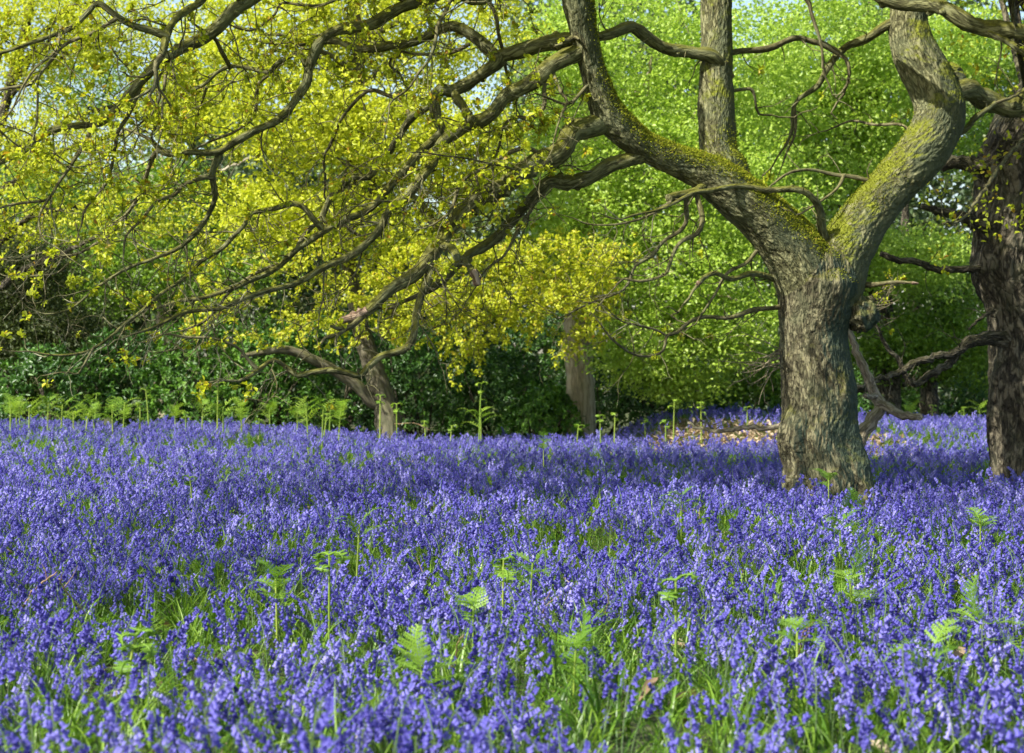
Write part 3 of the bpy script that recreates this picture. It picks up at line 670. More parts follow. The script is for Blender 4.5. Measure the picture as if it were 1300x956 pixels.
def tree(name, label, cat, trunk_px, Y0, Y1, lobes_px, leafm, barkm, n_clump, per, spread, lmin, lmax, aspect=.6, group=None, limb_n=14, shell=.5, sides=16, ztop=None, lump=.05, extra=None, vbias=None):
    tp = px_path(trunk_px, Y0, Y1); tp[0, 2] = min(tp[0, 2], float(gz(tp[0, 0], tp[0, 1])) - .1)
    base = tp[0, :3].copy(); base[2] = float(gz(base[0], base[1]))
    root = empty(name, base, label, cat, group)
    s = spline(tp, .12); mb = MB(); tube(mb, s[:, :3], s[:, 3], sides, lump=lump)
    build_under(mb, 'trunk', barkm, root)
    lobes = [(P(a, b, Y), (rx * Y / FPX, ry, rz * Y / FPX), w) for (a, b, Y, rx, ry, rz, w) in lobes_px]
    cc, c, d, L, W = foliage_lobes(lobes, n_clump, per, spread, lmin, lmax, aspect, shell)
    for k in range(limb_n):
        mb = MB()
        l = lobes[k % len(lobes)]; tgt = np.array(l[0]) + rand_unit(1)[0] * np.array(l[1]) * .6
        zz = np.abs(s[:, 2] - (tgt[2] - .35 * np.linalg.norm(tgt[:2] - s[:, :2].mean(0)))); j = int(np.clip(np.argmin(zz), len(s) // 4, len(s) - 1))
        p0 = s[j, :3]; mid = (p0 + tgt) / 2 + rng.normal(0, .25, 3) + np.array([0, 0, .15])
        q = spline(np.array([p0, p0 * .6 + mid * .4 + rng.normal(0, .1, 3), mid, tgt]), .12)
        q[1:-1] += rng.normal(0, .018, (len(q) - 2, 3))
        r0 = min(s[j, 3] * .6, .11); tube(mb, q, np.linspace(r0, .012, len(q)), 8, lump=.06)
        for _ in range(12):
            e = cc[rng.integers(len(cc))]; jj = rng.integers(len(q) // 3, len(q))
            dd = np.linalg.norm(e - q[jj])
            if dd < 2.2:
                w = spline(np.array([q[jj], (q[jj] + e) / 2 + rng.normal(0, .1, 3), e]), .15)
                tube(mb, w, np.linspace(.016, .005, len(w)), 4, cap=False)
        build_under(mb, 'limb', barkm, root)
    mb = MB(); add_leaves(mb, c, d, L, W, per=per)
    build_under(mb, 'foliage' if cat != 'tree' else 'crown', leafm, root)
    return root, s

back = 'trees along the back of the bluebell glade'
# slanting oak with yellow young leaves
tree('oak_tree', 'slanting oak behind the left of the glade with glowing yellow young leaves', 'tree',
     [(498, 572, 40), (490, 520, 31), (480, 485, 28), (468, 450, 25), (456, 410, 22), (447, 360, 20), (440, 300, 18), (446, 220, 17), (455, 120, 16), (452, 30, 16), (440, -60, 13), (430, -160, 9)], 31, 31.5,
     [(330, 40, 31, 120, 2.0, 80, 1.2), (450, 20, 32, 110, 2.0, 90, 1.2), (570, 30, 31, 110, 2.0, 90, 1), (390, 150, 30.5, 120, 1.8, 70, 1.2), (500, 170, 30.5, 110, 1.6, 70, 1.1), (590, 200, 30.5, 80, 1.6, 80, .9),
      (440, 285, 30.5, 120, 1.4, 45, .8), (340, 270, 31, 90, 1.4, 50, .6), (300, -130, 32.5, 170, 1.5, 70, .15), (560, -140, 32.5, 170, 1.5, 70, .15)],
     M['oak_leaf_back'], M['grey_bark'], 3500, 16, .13, .05, .10, group=back, limb_n=26)
def sprays(root, n, region, Y, mat):
    """drooping leafy sprays hanging in front of the shrubs"""
    tw, lf = MB(), MB(); C, D = [], []
    for _ in range(n):
        px, py = region(); p = P(px, py, Y + rng.normal(0, .6)); d = nrm([rng.normal(0, .8), rng.normal(0, .5), -.35 + rng.normal(0, .3)]); pts = [p]
        for i in range(int(rng.integers(4, 10))):
            d = nrm(d + rng.normal(0, .3, 3) + [0, 0, -.05]); p = p + d * .10; pts.append(p)
            for _q in range(rng.integers(1, 4)): C.append(p + rng.normal(0, .06, 3)); D.append(rand_unit(1)[0] + d * .4)
        tube(tw, np.array(pts), np.linspace(.009, .003, len(pts)), 4, cap=False)
    C, D = np.array(C), np.array(D); K = 7; c = np.repeat(C, K, 0) + rng.normal(0, .025, (len(C) * K, 3)); d = np.repeat(D, K, 0) * .4 + rand_unit(len(c)); L = rng.uniform(.045, .085, len(c))
    add_leaves(lf, c, d, L, L * .6); build_under(tw, 'twig', M['twig_bark'], root)['kind'] = 'stuff'; build_under(lf, 'foliage', mat, root)
def region_mid():
    while True:
        x, y = rng.uniform(480, 770), rng.uniform(300, 470)
        lim = 445 + 25 * math.sin(x * .045) - abs(x - 610) * .28
        if y < lim and rng.random() < (1.15 - (y - 300) / 190): return x, y
def region_left():
    return rng.uniform(250, 520), rng.uniform(330, 430) - rng.random() * 40
slant = [o for o in col.objects if o.name.startswith('oak_tree')][-1]
arm = spline(px_path([(478, 512, 20), (468, 506, 18), (454, 490, 16), (428, 472, 14), (400, 458, 13), (380, 449, 12), (358, 444, 11), (330, 448, 8), (306, 452, 5)], 31, 30.2), .08)
mb = MB(); tube(mb, arm[:, :3], arm[:, 3], 10, lump=.07); build_under(mb, 'limb', M['grey_bark'], slant)['label'] = 'low limb arching out to the left'
sprays(slant, 210, region_mid, 29.3, M['oak_leaf_back']); sprays(slant, 60, region_left, 29.8, M['oak_leaf_back'])
# its low limb reaching left
# middle tree with bright green leaves
tree('beech_tree', 'bright green beech with a straight pale trunk at the middle of the glade', 'tree',
     [(737, 568, 46), (737, 535, 40), (737, 500, 37), (735, 460, 36), (733, 400, 34), (738, 300, 30), (745, 200, 26), (750, 80, 22), (750, -60, 16), (748, -180, 9)], 34, 34,
     [(800, 60, 33, 120, 2.0, 110, 1), (930, 90, 33, 110, 2.0, 110, 1), (820, 200, 32.5, 120, 2, 90, 1.1), (930, 250, 32.5, 110, 1.8, 100, 1.1), (740, 290, 32.5, 80, 1.6, 70, .8), (850, 340, 32, 110, 1.6, 70, 1.1), (930, 410, 32, 80, 1.3, 60, .7), (820, 440, 31.8, 75, 1.2, 60, .6), (700, 200, 34, 60, 1.5, 80, .4), (880, -120, 34, 220, 2.5, 90, .4), (870, 490, 32, 50, .8, 25, .2), (720, 70, 34, 70, 1.6, 80, .5)],
     M['beech_leaf'], M['smooth_bark'], 4100, 20, .145, .055, .10, group=back, limb_n=22)
# right-hand bright green tree, partly behind the oak
tree('beech_tree', 'bright green beech seen between the limbs of the big oak', 'tree',
     [(1128, 560, 34), (1128, 480, 30), (1120, 380, 26), (1110, 250, 24), (1105, 100, 20), (1100, -80, 14), (1100, -200, 8)], 38, 38,
     [(1050, 60, 36, 110, 2, 90, 1), (1060, 190, 36, 100, 2, 80, 1), (1000, 130, 36, 70, 2, 100, .7), (1120, 130, 36, 70, 1.8, 80, .7), (1200, 60, 37, 80, 1.6, 60, .5), (1010, 260, 35.5, 60, 1.4, 60, .4), (1150, 330, 36, 90, 1.5, 50, .7), (1060, -110, 37, 180, 2.4, 80, .3)],
     M['beech_leaf'], M['dark_bark'], 2500, 19, .155, .06, .11, group=back, limb_n=16)
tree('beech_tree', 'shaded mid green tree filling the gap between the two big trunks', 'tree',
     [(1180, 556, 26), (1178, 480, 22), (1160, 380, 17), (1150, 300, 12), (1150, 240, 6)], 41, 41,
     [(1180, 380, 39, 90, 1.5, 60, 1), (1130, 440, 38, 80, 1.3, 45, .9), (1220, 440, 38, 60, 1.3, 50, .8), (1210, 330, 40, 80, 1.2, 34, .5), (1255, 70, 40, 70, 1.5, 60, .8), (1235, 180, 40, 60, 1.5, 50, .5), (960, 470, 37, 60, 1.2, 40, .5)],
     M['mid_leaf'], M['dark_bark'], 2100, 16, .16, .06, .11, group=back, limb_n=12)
# left tree, thin crown with sky between
tree('oak_tree', 'thin crowned young oak at the far left with gaps of sky', 'tree',
     [(-42, 568, 34), (-40, 480, 28), (-34, 360, 22), (-20, 240, 17), (10, 120, 13), (40, 0, 10), (50, -110, 6)], 35, 35,
     [(40, 40, 34, 100, 1.8, 70, 1), (150, 30, 34, 90, 1.8, 60, .7), (60, 180, 34, 110, 1.6, 50, .6), (170, 270, 33.5, 90, 1.4, 40, .22), (230, 130, 34, 60, 1.4, 60, .5), (20, 270, 34, 80, 1.4, 40, .25), (100, -110, 36, 180, 1.5, 60, .2)],
     M['oak_leaf_back'], M['dark_bark'], 1750, 14, .15, .05, .095, group=back, limb_n=16)
tree('hazel_tree', 'soft mid green hazel showing between the yellow oaks', 'tree',
     [(214, 560, 26), (212, 480, 22), (208, 400, 18), (204, 320, 14), (206, 240, 8)], 46, 46,
     [(200, 260, 45, 90, 1.6, 60, 1), (150, 350, 44, 90, 1.5, 60, 1), (270, 360, 44, 80, 1.5, 60, 1), (90, 330, 44, 60, 1.2, 50, .5), (330, 300, 46, 60, 1.5, 60, .5), (430, 170, 46, 60, 1.5, 50, .4), (110, 110, 47, 80, 1.5, 60, .7), (235, 120, 47, 60, 1.5, 60, .5), (60, 240, 45, 70, 1.4, 50, .6)],
     M['mid_leaf'], M['smooth_bark'], 2300, 15, .18, .07, .12, group=back, limb_n=12)
tree('yew_tree', 'dark dull yew at the far left edge of the glade', 'tree',
     [(30, 575, 44), (28, 520, 38), (24, 440, 30), (20, 360, 20), (20, 290, 8)], 37, 37,
     [(10, 420, 36.5, 90, 1.8, 70, 1), (70, 440, 36, 70, 1.5, 70, 1), (20, 340, 37, 80, 1.6, 50, .8), (-40, 480, 36, 80, 1.5, 60, .7), (110, 480, 36, 50, 1.2, 45, .5)],
     M['yew_leaf'], M['dark_bark'], 3000, 24, .18, .045, .10, .42, group=back, limb_n=9)

# shrubs: each one a thing
def shrub(label, px, top, Y, wpx, n, leafm='laurel_leaf', lm=(.07, .13), asp=.36):
    c0 = P(px, 0, Y); g = float(gz(c0[0], Y)); ztop = CAMH - (top - HY) / FPX * Y; H = ztop - g; rx = wpx / 2 * Y / FPX
    root = empty('rhododendron_shrub', (c0[0], Y, g), label, 'shrub', 'evergreen shrubs along the back of the glade')
    mb = MB(); stems = []
    for _ in range(9):
        a = rng.uniform(0, 6.28); e = np.array([c0[0] + math.cos(a) * rx * .7, Y + math.sin(a) * .8, g + H * rng.uniform(.5, .9)])
        b = np.array([c0[0] + math.cos(a) * .15, Y + math.sin(a) * .15, g - .05])
        s = spline(np.array([b, (b + e) / 2 + rng.normal(0, .12, 3), e]), .1); tube(mb, s, np.linspace(.035, .008, len(s)), 6, lump=.06)
    build_under(mb, 'stem', M['dark_bark'], root)
    # whorls of leaves on an uneven dome
    nw = n; th = rng.uniform(0, 2 * np.pi, nw); zz = rng.random(nw) ** .8
    k = 6; bump = 1 + .22 * np.sin(th * 3 + rng.uniform(0, 6)) * np.sin(zz * 5 + rng.uniform(0, 6)) + rng.normal(0, .09, nw)
    rr = np.sqrt(np.clip(1 - (zz * .97) ** 2.4, 0.02, 1)) * bump * np.where(rng.random(nw) < .3, rng.uniform(.5, .9, nw), 1)
    cc = np.column_stack([c0[0] + np.cos(th) * rr * rx, Y + np.sin(th) * rr * 1.2, g + .05 + zz * H * (1 + rng.normal(0, .06, nw))])
    out = np.column_stack([np.cos(th), np.sin(th), zz * 1.1])
    per = 9; c = np.repeat(cc, per, 0) + rng.normal(0, .02, (nw * per, 3)); O = np.repeat(out, per, 0)
    d = rand_unit(nw * per) * 1.1 + O * .55; L = rng.uniform(lm[0], lm[1], len(c))
    nv = O + rand_unit(len(c)) * .5 + [0, 0, .4]; v = np.clip(np.repeat(rng.random(nw), per) * .6 + rng.random(len(c)) * .4, 0, 1)
    V, F, a = leaf_arrays(c, d, nv, L, L * asp, v, fold=.12, droop=.2); m2 = MB(); m2.add(V, F, v=a)
    build_under(m2, 'foliage', M[leafm], root)
SH = [('low dark evergreen shrub at the left edge under the yew', 60, 452, 33.5, 170, 620, 'laurel_leaf'),
      ('dark glossy shrub second from the left edge of the glade', 165, 430, 34.5, 160, 640, 'laurel_leaf'),
      ('sunlit mid green shrub left of the slanting oak', 262, 412, 34.2, 170, 760, 'light_laurel'),
      ('tall sunlit evergreen shrub just left of the slanting trunk', 345, 420, 34, 150, 700, 'light_laurel'),
      ('very dark shrub directly behind the slanting trunk', 425, 410, 35, 150, 700, 'laurel_leaf'),
      ('dark shrub just right of the slanting trunk', 540, 430, 35, 150, 700, 'laurel_leaf'),
      ('dark green shrub under the hanging yellow oak leaves', 635, 455, 34.5, 140, 640, 'laurel_leaf'),
      ('low bright shrub at the foot of the pale beech trunk', 690, 498, 33, 90, 330, 'light_laurel'),
      ('dark shrub behind the pale beech trunk', 765, 440, 37, 150, 640, 'laurel_leaf'),
      ('taller shrub half hidden behind the left edge of the pale beech trunk', 700, 400, 38.5, 150, 640, 'laurel_leaf'),
      ('tall dim shrub seen over the very dark one behind the slanting trunk', 480, 372, 38.5, 170, 700, 'laurel_leaf'),
      ('shaded shrub right of the pale beech trunk', 845, 470, 36.5, 140, 560, 'laurel_leaf'),
      ('green shrub just left of the big oak trunk', 940, 462, 38, 150, 600, 'light_laurel'),
      ('dark shrub just right of the big oak trunk', 1105, 470, 42, 140, 560, 'laurel_leaf'),
      ('dark evergreen shrub between the two big trunks', 1190, 466, 42.5, 150, 620, 'laurel_leaf'),
      ('dark shrub behind the furrowed trunk at the right edge', 1275, 468, 42, 130, 500, 'laurel_leaf')]
for s_ in SH: shrub(*s_)

# far wood that reads as one mass
def far_wood():
    mb = MB(); n = 12500
    x = rng.uniform(-25, 31, n); y = rng.uniform(50, 66, n)
    px = CX + x / y * FPX
    h = np.where(px < 650, 8.6, 13.0) + 1.6 * np.sin(x * .55) + 1.2 * np.sin(x * 1.3 + 2)
    z = gz(x, y) + rng.random(n) ** .8 * h
    per = 12; c = np.repeat(np.column_stack([x, y, z]), per, 0) + rng.normal(0, .4, (n * per, 3))
    L = rng.uniform(.16, .34, len(c)); add_leaves(mb, c, rand_unit(len(c)), L, L * .7)
    o = mb.build('woodland', M['far_leaf']); tag(o, 'hazy green wood far behind the glade', 'wood', kind='stuff')
far_wood()

# the furrowed old tree at the right edge
RY = 19.0
def right_tree():
    path = px_path([(1304, 650, 118), (1302, 618, 96), (1301, 590, 84), (1300, 540, 82), (1299, 500, 85), (1300, 440, 78), (1297, 395, 84), (1290, 350, 104), (1294, 300, 106), (1297, 250, 102), (1299, 200, 106), (1318, 150, 100), (1366, 80, 92), (1420, 0, 84), (1450, -120, 70), (1460, -300, 40)], RY, RY)
    base = path[0, :3].copy(); base[2] = float(gz(base[0], RY))
    root = empty('oak_tree', base, 'dark old tree with deeply furrowed bark cut by the right edge', 'tree')
    s = spline(path, .03); n = len(s); sides = 72
    ang = np.linspace(0, 2 * np.pi, sides, endpoint=False)
    V = np.zeros((n, sides, 3)); bk = np.zeros((n, sides, 3)); N = mnoise.noise
    for i in range(n):
        u = i * .03
        for j in range(sides):
            ca, sa = math.cos(ang[j]), math.sin(ang[j]); r = s[i, 3]
            w = N((ca * 1.5, sa * 1.5, u * 2.2)) * .25
            a = 1 - abs(N((ca * 4.4 + w, sa * 4.4 - w, u * 1.8))) * 2.4
            b = 1 - abs(N((ca * 8 + 5 + w, sa * 8, u * 4.5))) * 2.4
            k = N((ca * 2 + 9, sa * 2, u * 1.6))
            rr = r * (1 + .075 * a + .045 * b + .16 * k)
            V[i, j] = s[i, :3] + [ca * rr, sa * rr, 0]; bk[i, j] = (ca * r, sa * r, u)
    ii = np.arange(n - 1)[:, None] * sides; jj = np.arange(sides)[None]; j2 = (jj + 1) % sides
    mb = MB(); mb.add(V.reshape(-1, 3), np.stack([ii + jj, ii + j2, ii + sides + j2, ii + sides + jj], 2).reshape(-1, 4), bark=bk.reshape(-1, 3))
    build_under(mb, 'trunk', M['dark_bark'], root)
    def br(pts, w0, w1, Y1, mat='dark_bark', tw=0.3, label=None):
        arr = [(x, y, w0 + (w1 - w0) * t) for (x, y), t in zip(pts, np.linspace(0, 1, len(pts)))]
        q = spline(px_path(arr, RY - .2, Y1), .05); q[1:-1, :3] += rng.normal(0, .008, (len(q) - 2, 3))
        m = MB(); tube(m, q[:, :3], q[:, 3], 9, lump=.08)
        for j in range(3, len(q)):
            if rng.random() < tw * .5: grow(q[j, :3], rand_unit(1)[0] + (q[j, :3] - q[j - 2, :3]) * 4, rng.uniform(.15, .5), .006, 0 if rng.random() < .5 else 1, 0, m)
        o = build_under(m, 'branch', M[mat], root)
        if label: o['label'] = label
    br([(1290, 432), (1261, 426), (1234, 432), (1218, 443), (1207, 460), (1185, 473), (1163, 487), (1150, 476), (1139, 454), (1125, 438), (1109, 408)], 15, 4, 18.2)
    br([(1280, 436), (1240, 434), (1212, 449), (1190, 453), (1163, 460), (1142, 473), (1114, 481), (1096, 491), (1085, 496)], 11, 7, 18.0)
    br([(1275, 300), (1238, 284), (1222, 277), (1203, 271), (1185, 266), (1170, 262)], 20, 8, 18.6)
    br([(1275, 340), (1247, 339), (1212, 343), (1185, 341), (1166, 333), (1141, 330), (1118, 322)], 10, 8, 18.7)
    br([(1280, 210), (1250, 212), (1216, 206), (1195, 214)], 30, 12, 19.0)
    br([(1330, 160), (1300, 176), (1275, 206), (1250, 240), (1230, 270), (1215, 282), (1196, 284)], 6, 2.5, 17.2, 'twig_bark', .5)
    br([(1262, 395), (1246, 402), (1230, 418)], 6, 3, 18.6)
    # a thin leafy crown
    m = MB(); pts = []
    for _ in range(46):
        e = P(rng.uniform(1160, 1420), rng.uniform(-420, -60), RY + rng.normal(0, 2.2)); j = rng.integers(n // 2, n); b = s[j, :3]
        q = spline(np.array([b, (b + e) / 2 + rng.normal(0, .2, 3), e]), .2); tube(m, q, np.linspace(.05, .008, len(q)), 6)
        for t in q[len(q) // 2:]: pts += [t + rng.normal(0, .35, 3) for _ in range(3)]
    build_under(m, 'limb', M['dark_bark'], root)
    for _ in range(38):   # few low sprays seen beside the trunk
        pts.append(P(rng.uniform(1180, 1300), rng.uniform(40, 330), RY - rng.uniform(.2, 1.2)))
    pts = np.array(pts); c = np.repeat(pts, 12, 0) + rng.normal(0, .09, (len(pts) * 12, 3)); L = rng.uniform(.04, .075, len(c))
    m = MB(); add_leaves(m, c, rand_unit(len(c)), L, L * .6); build_under(m, 'crown', M['oak_leaf'], root)
right_tree()

# fallen branches
def branch_thing(label, runs, twigs=0):
    p0 = runs[0][0]
    root = None
    for k, (pts, w0, w1, Y0, Y1) in enumerate(runs):
        arr = [(x, y, w0 + (w1 - w0) * t) for (x, y), t in zip(pts, np.linspace(0, 1, len(pts)))]
        s = spline(px_path(arr, Y0, Y1), .05); s[1:-1, :3] += rng.normal(0, .006, (len(s) - 2, 3))
        if root is None: root = empty('fallen_branch', s[-1, :3], label, 'branch')
        mb = MB(); tube(mb, s[:, :3], s[:, 3], 10, lump=.07)
        for _ in range(twigs):
            j = rng.integers(2, len(s)); grow(s[j, :3], rand_unit(1)[0] + [0, 0, .4], rng.uniform(.1, .35), .006, 1, 0, mb)
        build_under(mb, 'stem' if k == 0 else 'fork', M['dead_wood'], root)
branch_thing('dead forked branch propped upright behind the right side of the big oak', [
    ([(1076, 414), (1079, 424), (1087, 446), (1096, 466), (1104, 484), (1110, 500), (1118, 515), (1110, 530), (1096, 548), (1084, 572)], 7, 20, 17.3, 17.0),
    ([(1116, 514), (1128, 517), (1147, 528), (1168, 529)], 13, 9, 17.1, 16.6), ([(1112, 503), (1104, 504), (1098, 502)], 8, 7, 17.1, 16.9)], 3)
branch_thing('low bare branch lying over the pale ground left of the big oak', [
    ([(874, 537), (886, 542), (899, 545), (920, 547), (949, 542), (974, 544), (998, 537)], 4, 7, 17.5, 16.4), ([(905, 545), (898, 538), (888, 534)], 3, 2, 17.4, 17.2)], 2)

exec_flowers = True

# ------------------------------------------------------------------ bluebells, their leaves, bracken
def gpt(px, py, hgt=.2):
    Y = (CAMH - hgt) * FPX / (py - HY); return np.array([(px - CX) / FPX * Y, Y])

def bell(mb, p, axis, Lb, Rb, sides, rings):
    axis = nrm(axis); a = nrm(np.cross(axis, [.3, .5, .81])); b = np.cross(axis, a)
    ang = np.linspace(0, 2 * np.pi, sides, endpoint=False)
    V = []
    for (t, r) in rings:
        k = r * Rb * (1 + (.22 * np.where(np.arange(sides) % 2 == 0, 1, -1) if t >= 1 else 0))
        V.append(p + axis * Lb * t + k[:, None] * (np.cos(ang)[:, None] * a + np.sin(ang)[:, None] * b) if np.ndim(k) else p + axis * Lb * t + k * (np.cos(ang)[:, None] * a + np.sin(ang)[:, None] * b))
    V = np.vstack(V); n = len(rings)
    i = np.arange(n - 1)[:, None] * sides; j = np.arange(sides)[None]; j2 = (j + 1) % sides
    mb.add(V, np.stack([i + j, i + j2, i + sides + j2, i + sides + j], 2).reshape(-1, 4))

def stem_pts(r, H):
    lean = r.uniform(.02, .07); n = 9; t = np.linspace(0, 1, n)
    x = lean * t ** 2 + .045 * np.clip(t - .62, 0, 1) ** 1.5 * 3; z = H * (t - .16 * np.clip(t - .72, 0, 1) ** 1.4 * 4)
    y = r.normal(0, .01) * t
    return np.column_stack([x, y, z])

def bluebell_parts(seed, near):
    r = np.random.default_rng(seed); H = r.uniform(.27, .38); sp = stem_pts(r, H)
    ms = MB(); tube(ms, sp, np.linspace(.0030, .0016, len(sp)), 5 if near else 3, cap=False)
    mf = MB(); nb = int(r.integers(9, 16)); t0 = r.uniform(.54, .64)
    for k in range(nb):
        t = t0 + (1 - t0) * (k + .3) / nb; f = t * (len(sp) - 1); i = min(int(f), len(sp) - 2)
        p = sp[i] + (sp[i + 1] - sp[i]) * (f - i)
        ang = r.normal(0, 1.0); out = np.array([math.cos(ang), math.sin(ang), 0])
        pl = .016 * (1.1 - .5 * (k / nb)); q = p + out * pl + np.array([0, 0, .004])
        down = nrm(out * r.uniform(.2, .7) + np.array([0, 0, -1 + .5 * (k / nb) ** 3]))
        s = 1.08 - .35 * (k / nb) ** 2
        if near:
            tube(ms, np.array([p, (p + q) / 2 + [0, 0, .003], q]), [.0011, .0010, .0010], 3, cap=False)
            bell(mf, q, down, .0175 * s, .0052 * s, 6, [(0, .35), (.12, .85), (.55, 1.0), (.85, 1.15), (1.0, 1.9), (.93, 2.25)])
        else:
            bell(mf, q, down, .020 * s, .0062 * s, 4, [(0, .6), (.5, 1.1), (1.0, 2.0)])
    return ms, mf

def blade(mb, p, yaw, L, W, bend, r, n=6):
    t = np.linspace(0, 1, n); d = np.array([math.cos(yaw), math.sin(yaw), 0]); s = np.array([-d[1], d[0], 0])
    th = r.uniform(1.0, 1.5) - bend * t ** 1.4
    dx = np.cumsum(np.cos(th)) * L / n; dz = np.cumsum(np.sin(th)) * L / n
    c = p + d * np.concatenate([[0], dx[:-1]])[:, None] + np.array([0, 0, 1.0]) * np.concatenate([[0], dz[:-1]])[:, None]
    w = W * np.sin(np.pi * np.clip(t * .82 + .16, 0, 1)) ** .7; w[-1] = 0.0006
    V = np.stack([c - s * w[:, None] / 2 , c + np.array([0, 0, -.002]), c + s * w[:, None] / 2], 1).reshape(-1, 3)
    k = np.arange(n - 1)[:, None] * 3
    mb.add(V, np.concatenate([k + np.array([[0, 1, 4, 3]]), k + np.array([[1, 2, 5, 4]])]))

def lib(name):
    return bpy.data.collections.new(name)
lib_near, lib_far, lib_leaf = lib('near bluebells'), lib('far bluebells'), lib('leaf tufts')
def joined(name, parts, mats, c):
    mb = MB(); idx = []
    for k, m in enumerate(parts):
        off = mb.n
        for v, f in zip(m.v, m.f): pass
        if m.v:
            base = mb.n
            mb.v += m.v; mb.f += [f + base for f in m.f]; mb.cnt += m.cnt; mb.n += m.n
            idx += [k] * sum(len(f) for f in m.f)
    o = mb.build(name, None, link=False)
    for m in mats: o.data.materials.append(m)
    o.data.polygons.foreach_set('material_index', np.array(idx, np.int32)); c.objects.link(o); return o
for k in range(7):
    joined('bluebell_kind_%02d' % k, bluebell_parts(100 + k, True), [M['stem'], M['petal']], lib_near)
    joined('bluebell_far_%02d' % k, bluebell_parts(200 + k, False), [M['stem'], M['petal']], lib_far)
for k in range(8):
    r = np.random.default_rng(300 + k); m = MB()
    for _ in range(r.integers(7, 12)):
        a = r.uniform(0, 6.28); blade(m, np.array([r.normal(0, .02), r.normal(0, .02), 0]), a, r.uniform(.15, .33), r.uniform(.004, .0095), r.uniform(.4, 2.0), r, 7)
    joined('leaf_tuft_%02d' % k, [m], [M['grass']], lib_leaf)

def gn_group(name, coll):
    g = bpy.data.node_groups.new(name, 'GeometryNodeTree')
    g.interface.new_socket('Geometry', in_out='INPUT', socket_type='NodeSocketGeometry')
    g.interface.new_socket('Geometry', in_out='OUTPUT', socket_type='NodeSocketGeometry')
    N = g.nodes.new; L = g.links.new
    gi, go = N('NodeGroupInput'), N('NodeGroupOutput')
    ci = N('GeometryNodeCollectionInfo'); ci.inputs['Collection'].default_value = coll
    ci.inputs['Separate Children'].default_value = True; ci.inputs['Reset Children'].default_value = True
    ip = N('GeometryNodeInstanceOnPoints'); ip.inputs['Pick Instance'].default_value = True
    def attr(n, t):
        a = N('GeometryNodeInputNamedAttribute'); a.data_type = t; a.inputs['Name'].default_value = n; return a.outputs['Attribute']
    L(gi.outputs[0], ip.inputs['Points']); L(ci.outputs[0], ip.inputs['Instance'])
    L(attr('idx', 'INT'), ip.inputs['Instance Index']); 
    e2r = N('FunctionNodeEulerToRotation'); L(attr('rot', 'FLOAT_VECTOR'), e2r.inputs[0]); L(e2r.outputs[0], ip.inputs['Rotation'])
    L(attr('scl', 'FLOAT'), ip.inputs['Scale']); L(ip.outputs[0], go.inputs[0])
    return g

def scatter(name, label, coll, pts, scl, tilt, nk):
    n = len(pts); me = bpy.data.meshes.new(name); me.vertices.add(n); me.vertices.foreach_set('co', pts.astype(np.float32).ravel())
    rot = np.column_stack([rng.normal(0, tilt, n), rng.normal(0, tilt, n), rng.uniform(0, 6.283, n)]).astype(np.float32)
    a = me.attributes.new('rot', 'FLOAT_VECTOR', 'POINT'); a.data.foreach_set('vector', rot.ravel())
    a = me.attributes.new('scl', 'FLOAT', 'POINT'); a.data.foreach_set('value', scl.astype(np.float32))
    a = me.attributes.new('idx', 'INT', 'POINT'); a.data.foreach_set('value', rng.integers(0, nk, n).astype(np.int32))
    o = bpy.data.objects.new(name, me); col.objects.link(o)
    md = o.modifiers.new('scatter', 'NODES'); md.node_group = gn_group(name, coll)
    return tag(o, label, 'flowers' if 'bluebell' in name else 'leaves', kind='stuff')

gaps = [(90, 578, .9), (20, 585, .7), (385, 592, .5), (430, 665, .35), (570, 815, .28), (600, 700, .2), (1100, 735, .25), (735, 800, .2), (250, 760, .22), (80, 770, .25), (1230, 690, .3), (700, 650, .3), (1010, 800, .2), (430, 800, .2), (980, 720, .25)]
GP = [(gpt(a, b), c) for a, b, c in gaps]
def density(x, y):
    n = np.array([mnoise.noise((a * 1.1, b * .8, 1.0)) + .6 * mnoise.noise((a * 2.9, b * 2.3, 7.0)) for a, b in zip(x, y)])
    d = np.clip(.76 + 1.15 * n, .12, 1)
    for (c, r) in GP: d *= 1 - .62 * np.exp(-((x - c[0]) ** 2 + (y - c[1]) ** 2) / (r * r))
    return d
def wedge(n, y0, y1):
    y = np.sqrt(rng.uniform(y0 * y0, y1 * y1, n)); x = rng.uniform(-1, 1, n) * (y * .325 + 1.9); return x, y
def in_bed(x, y):
    back = np.where(x < 2.2, 31.5 + .8 * np.sin(x * 1.1), np.where(x < 6.2, 34.5, 37.5))
    ok = y < back
    lit = (x > 2.3) & (x < 5.9) & (y > 26.4 + .5 * np.sin(x * 3)) & (y < 32.0 + .4 * np.sin(x * 2.3))
    ok &= ~(lit & (rng.random(len(x)) < .80))
    ok &= np.hypot(x - oak_base[0], y - OY) > .52
    ok &= np.hypot(x - 5.7, y - RY) > .42
    return ok

def area_n(y0, y1, d): return int(d * (.325 * (y1 ** 2 - y0 ** 2) + 3.8 * (y1 - y0)))
pn, pf = [], []
IND0, IND1 = 5.3, 7.0
for (y0, y1, d, dst) in ((3.2, 10.5, 128, pn), (10.5, 18, 92, pf), (18, 41, 64, pf)):
    n = area_n(y0, y1, d); x, y = wedge(n, y0, y1); k = rng.random(n) < density(x, y); k &= in_bed(x, y); dst.append(np.column_stack([x[k], y[k]]))
pn = np.vstack(pn); pf = np.vstack(pf)
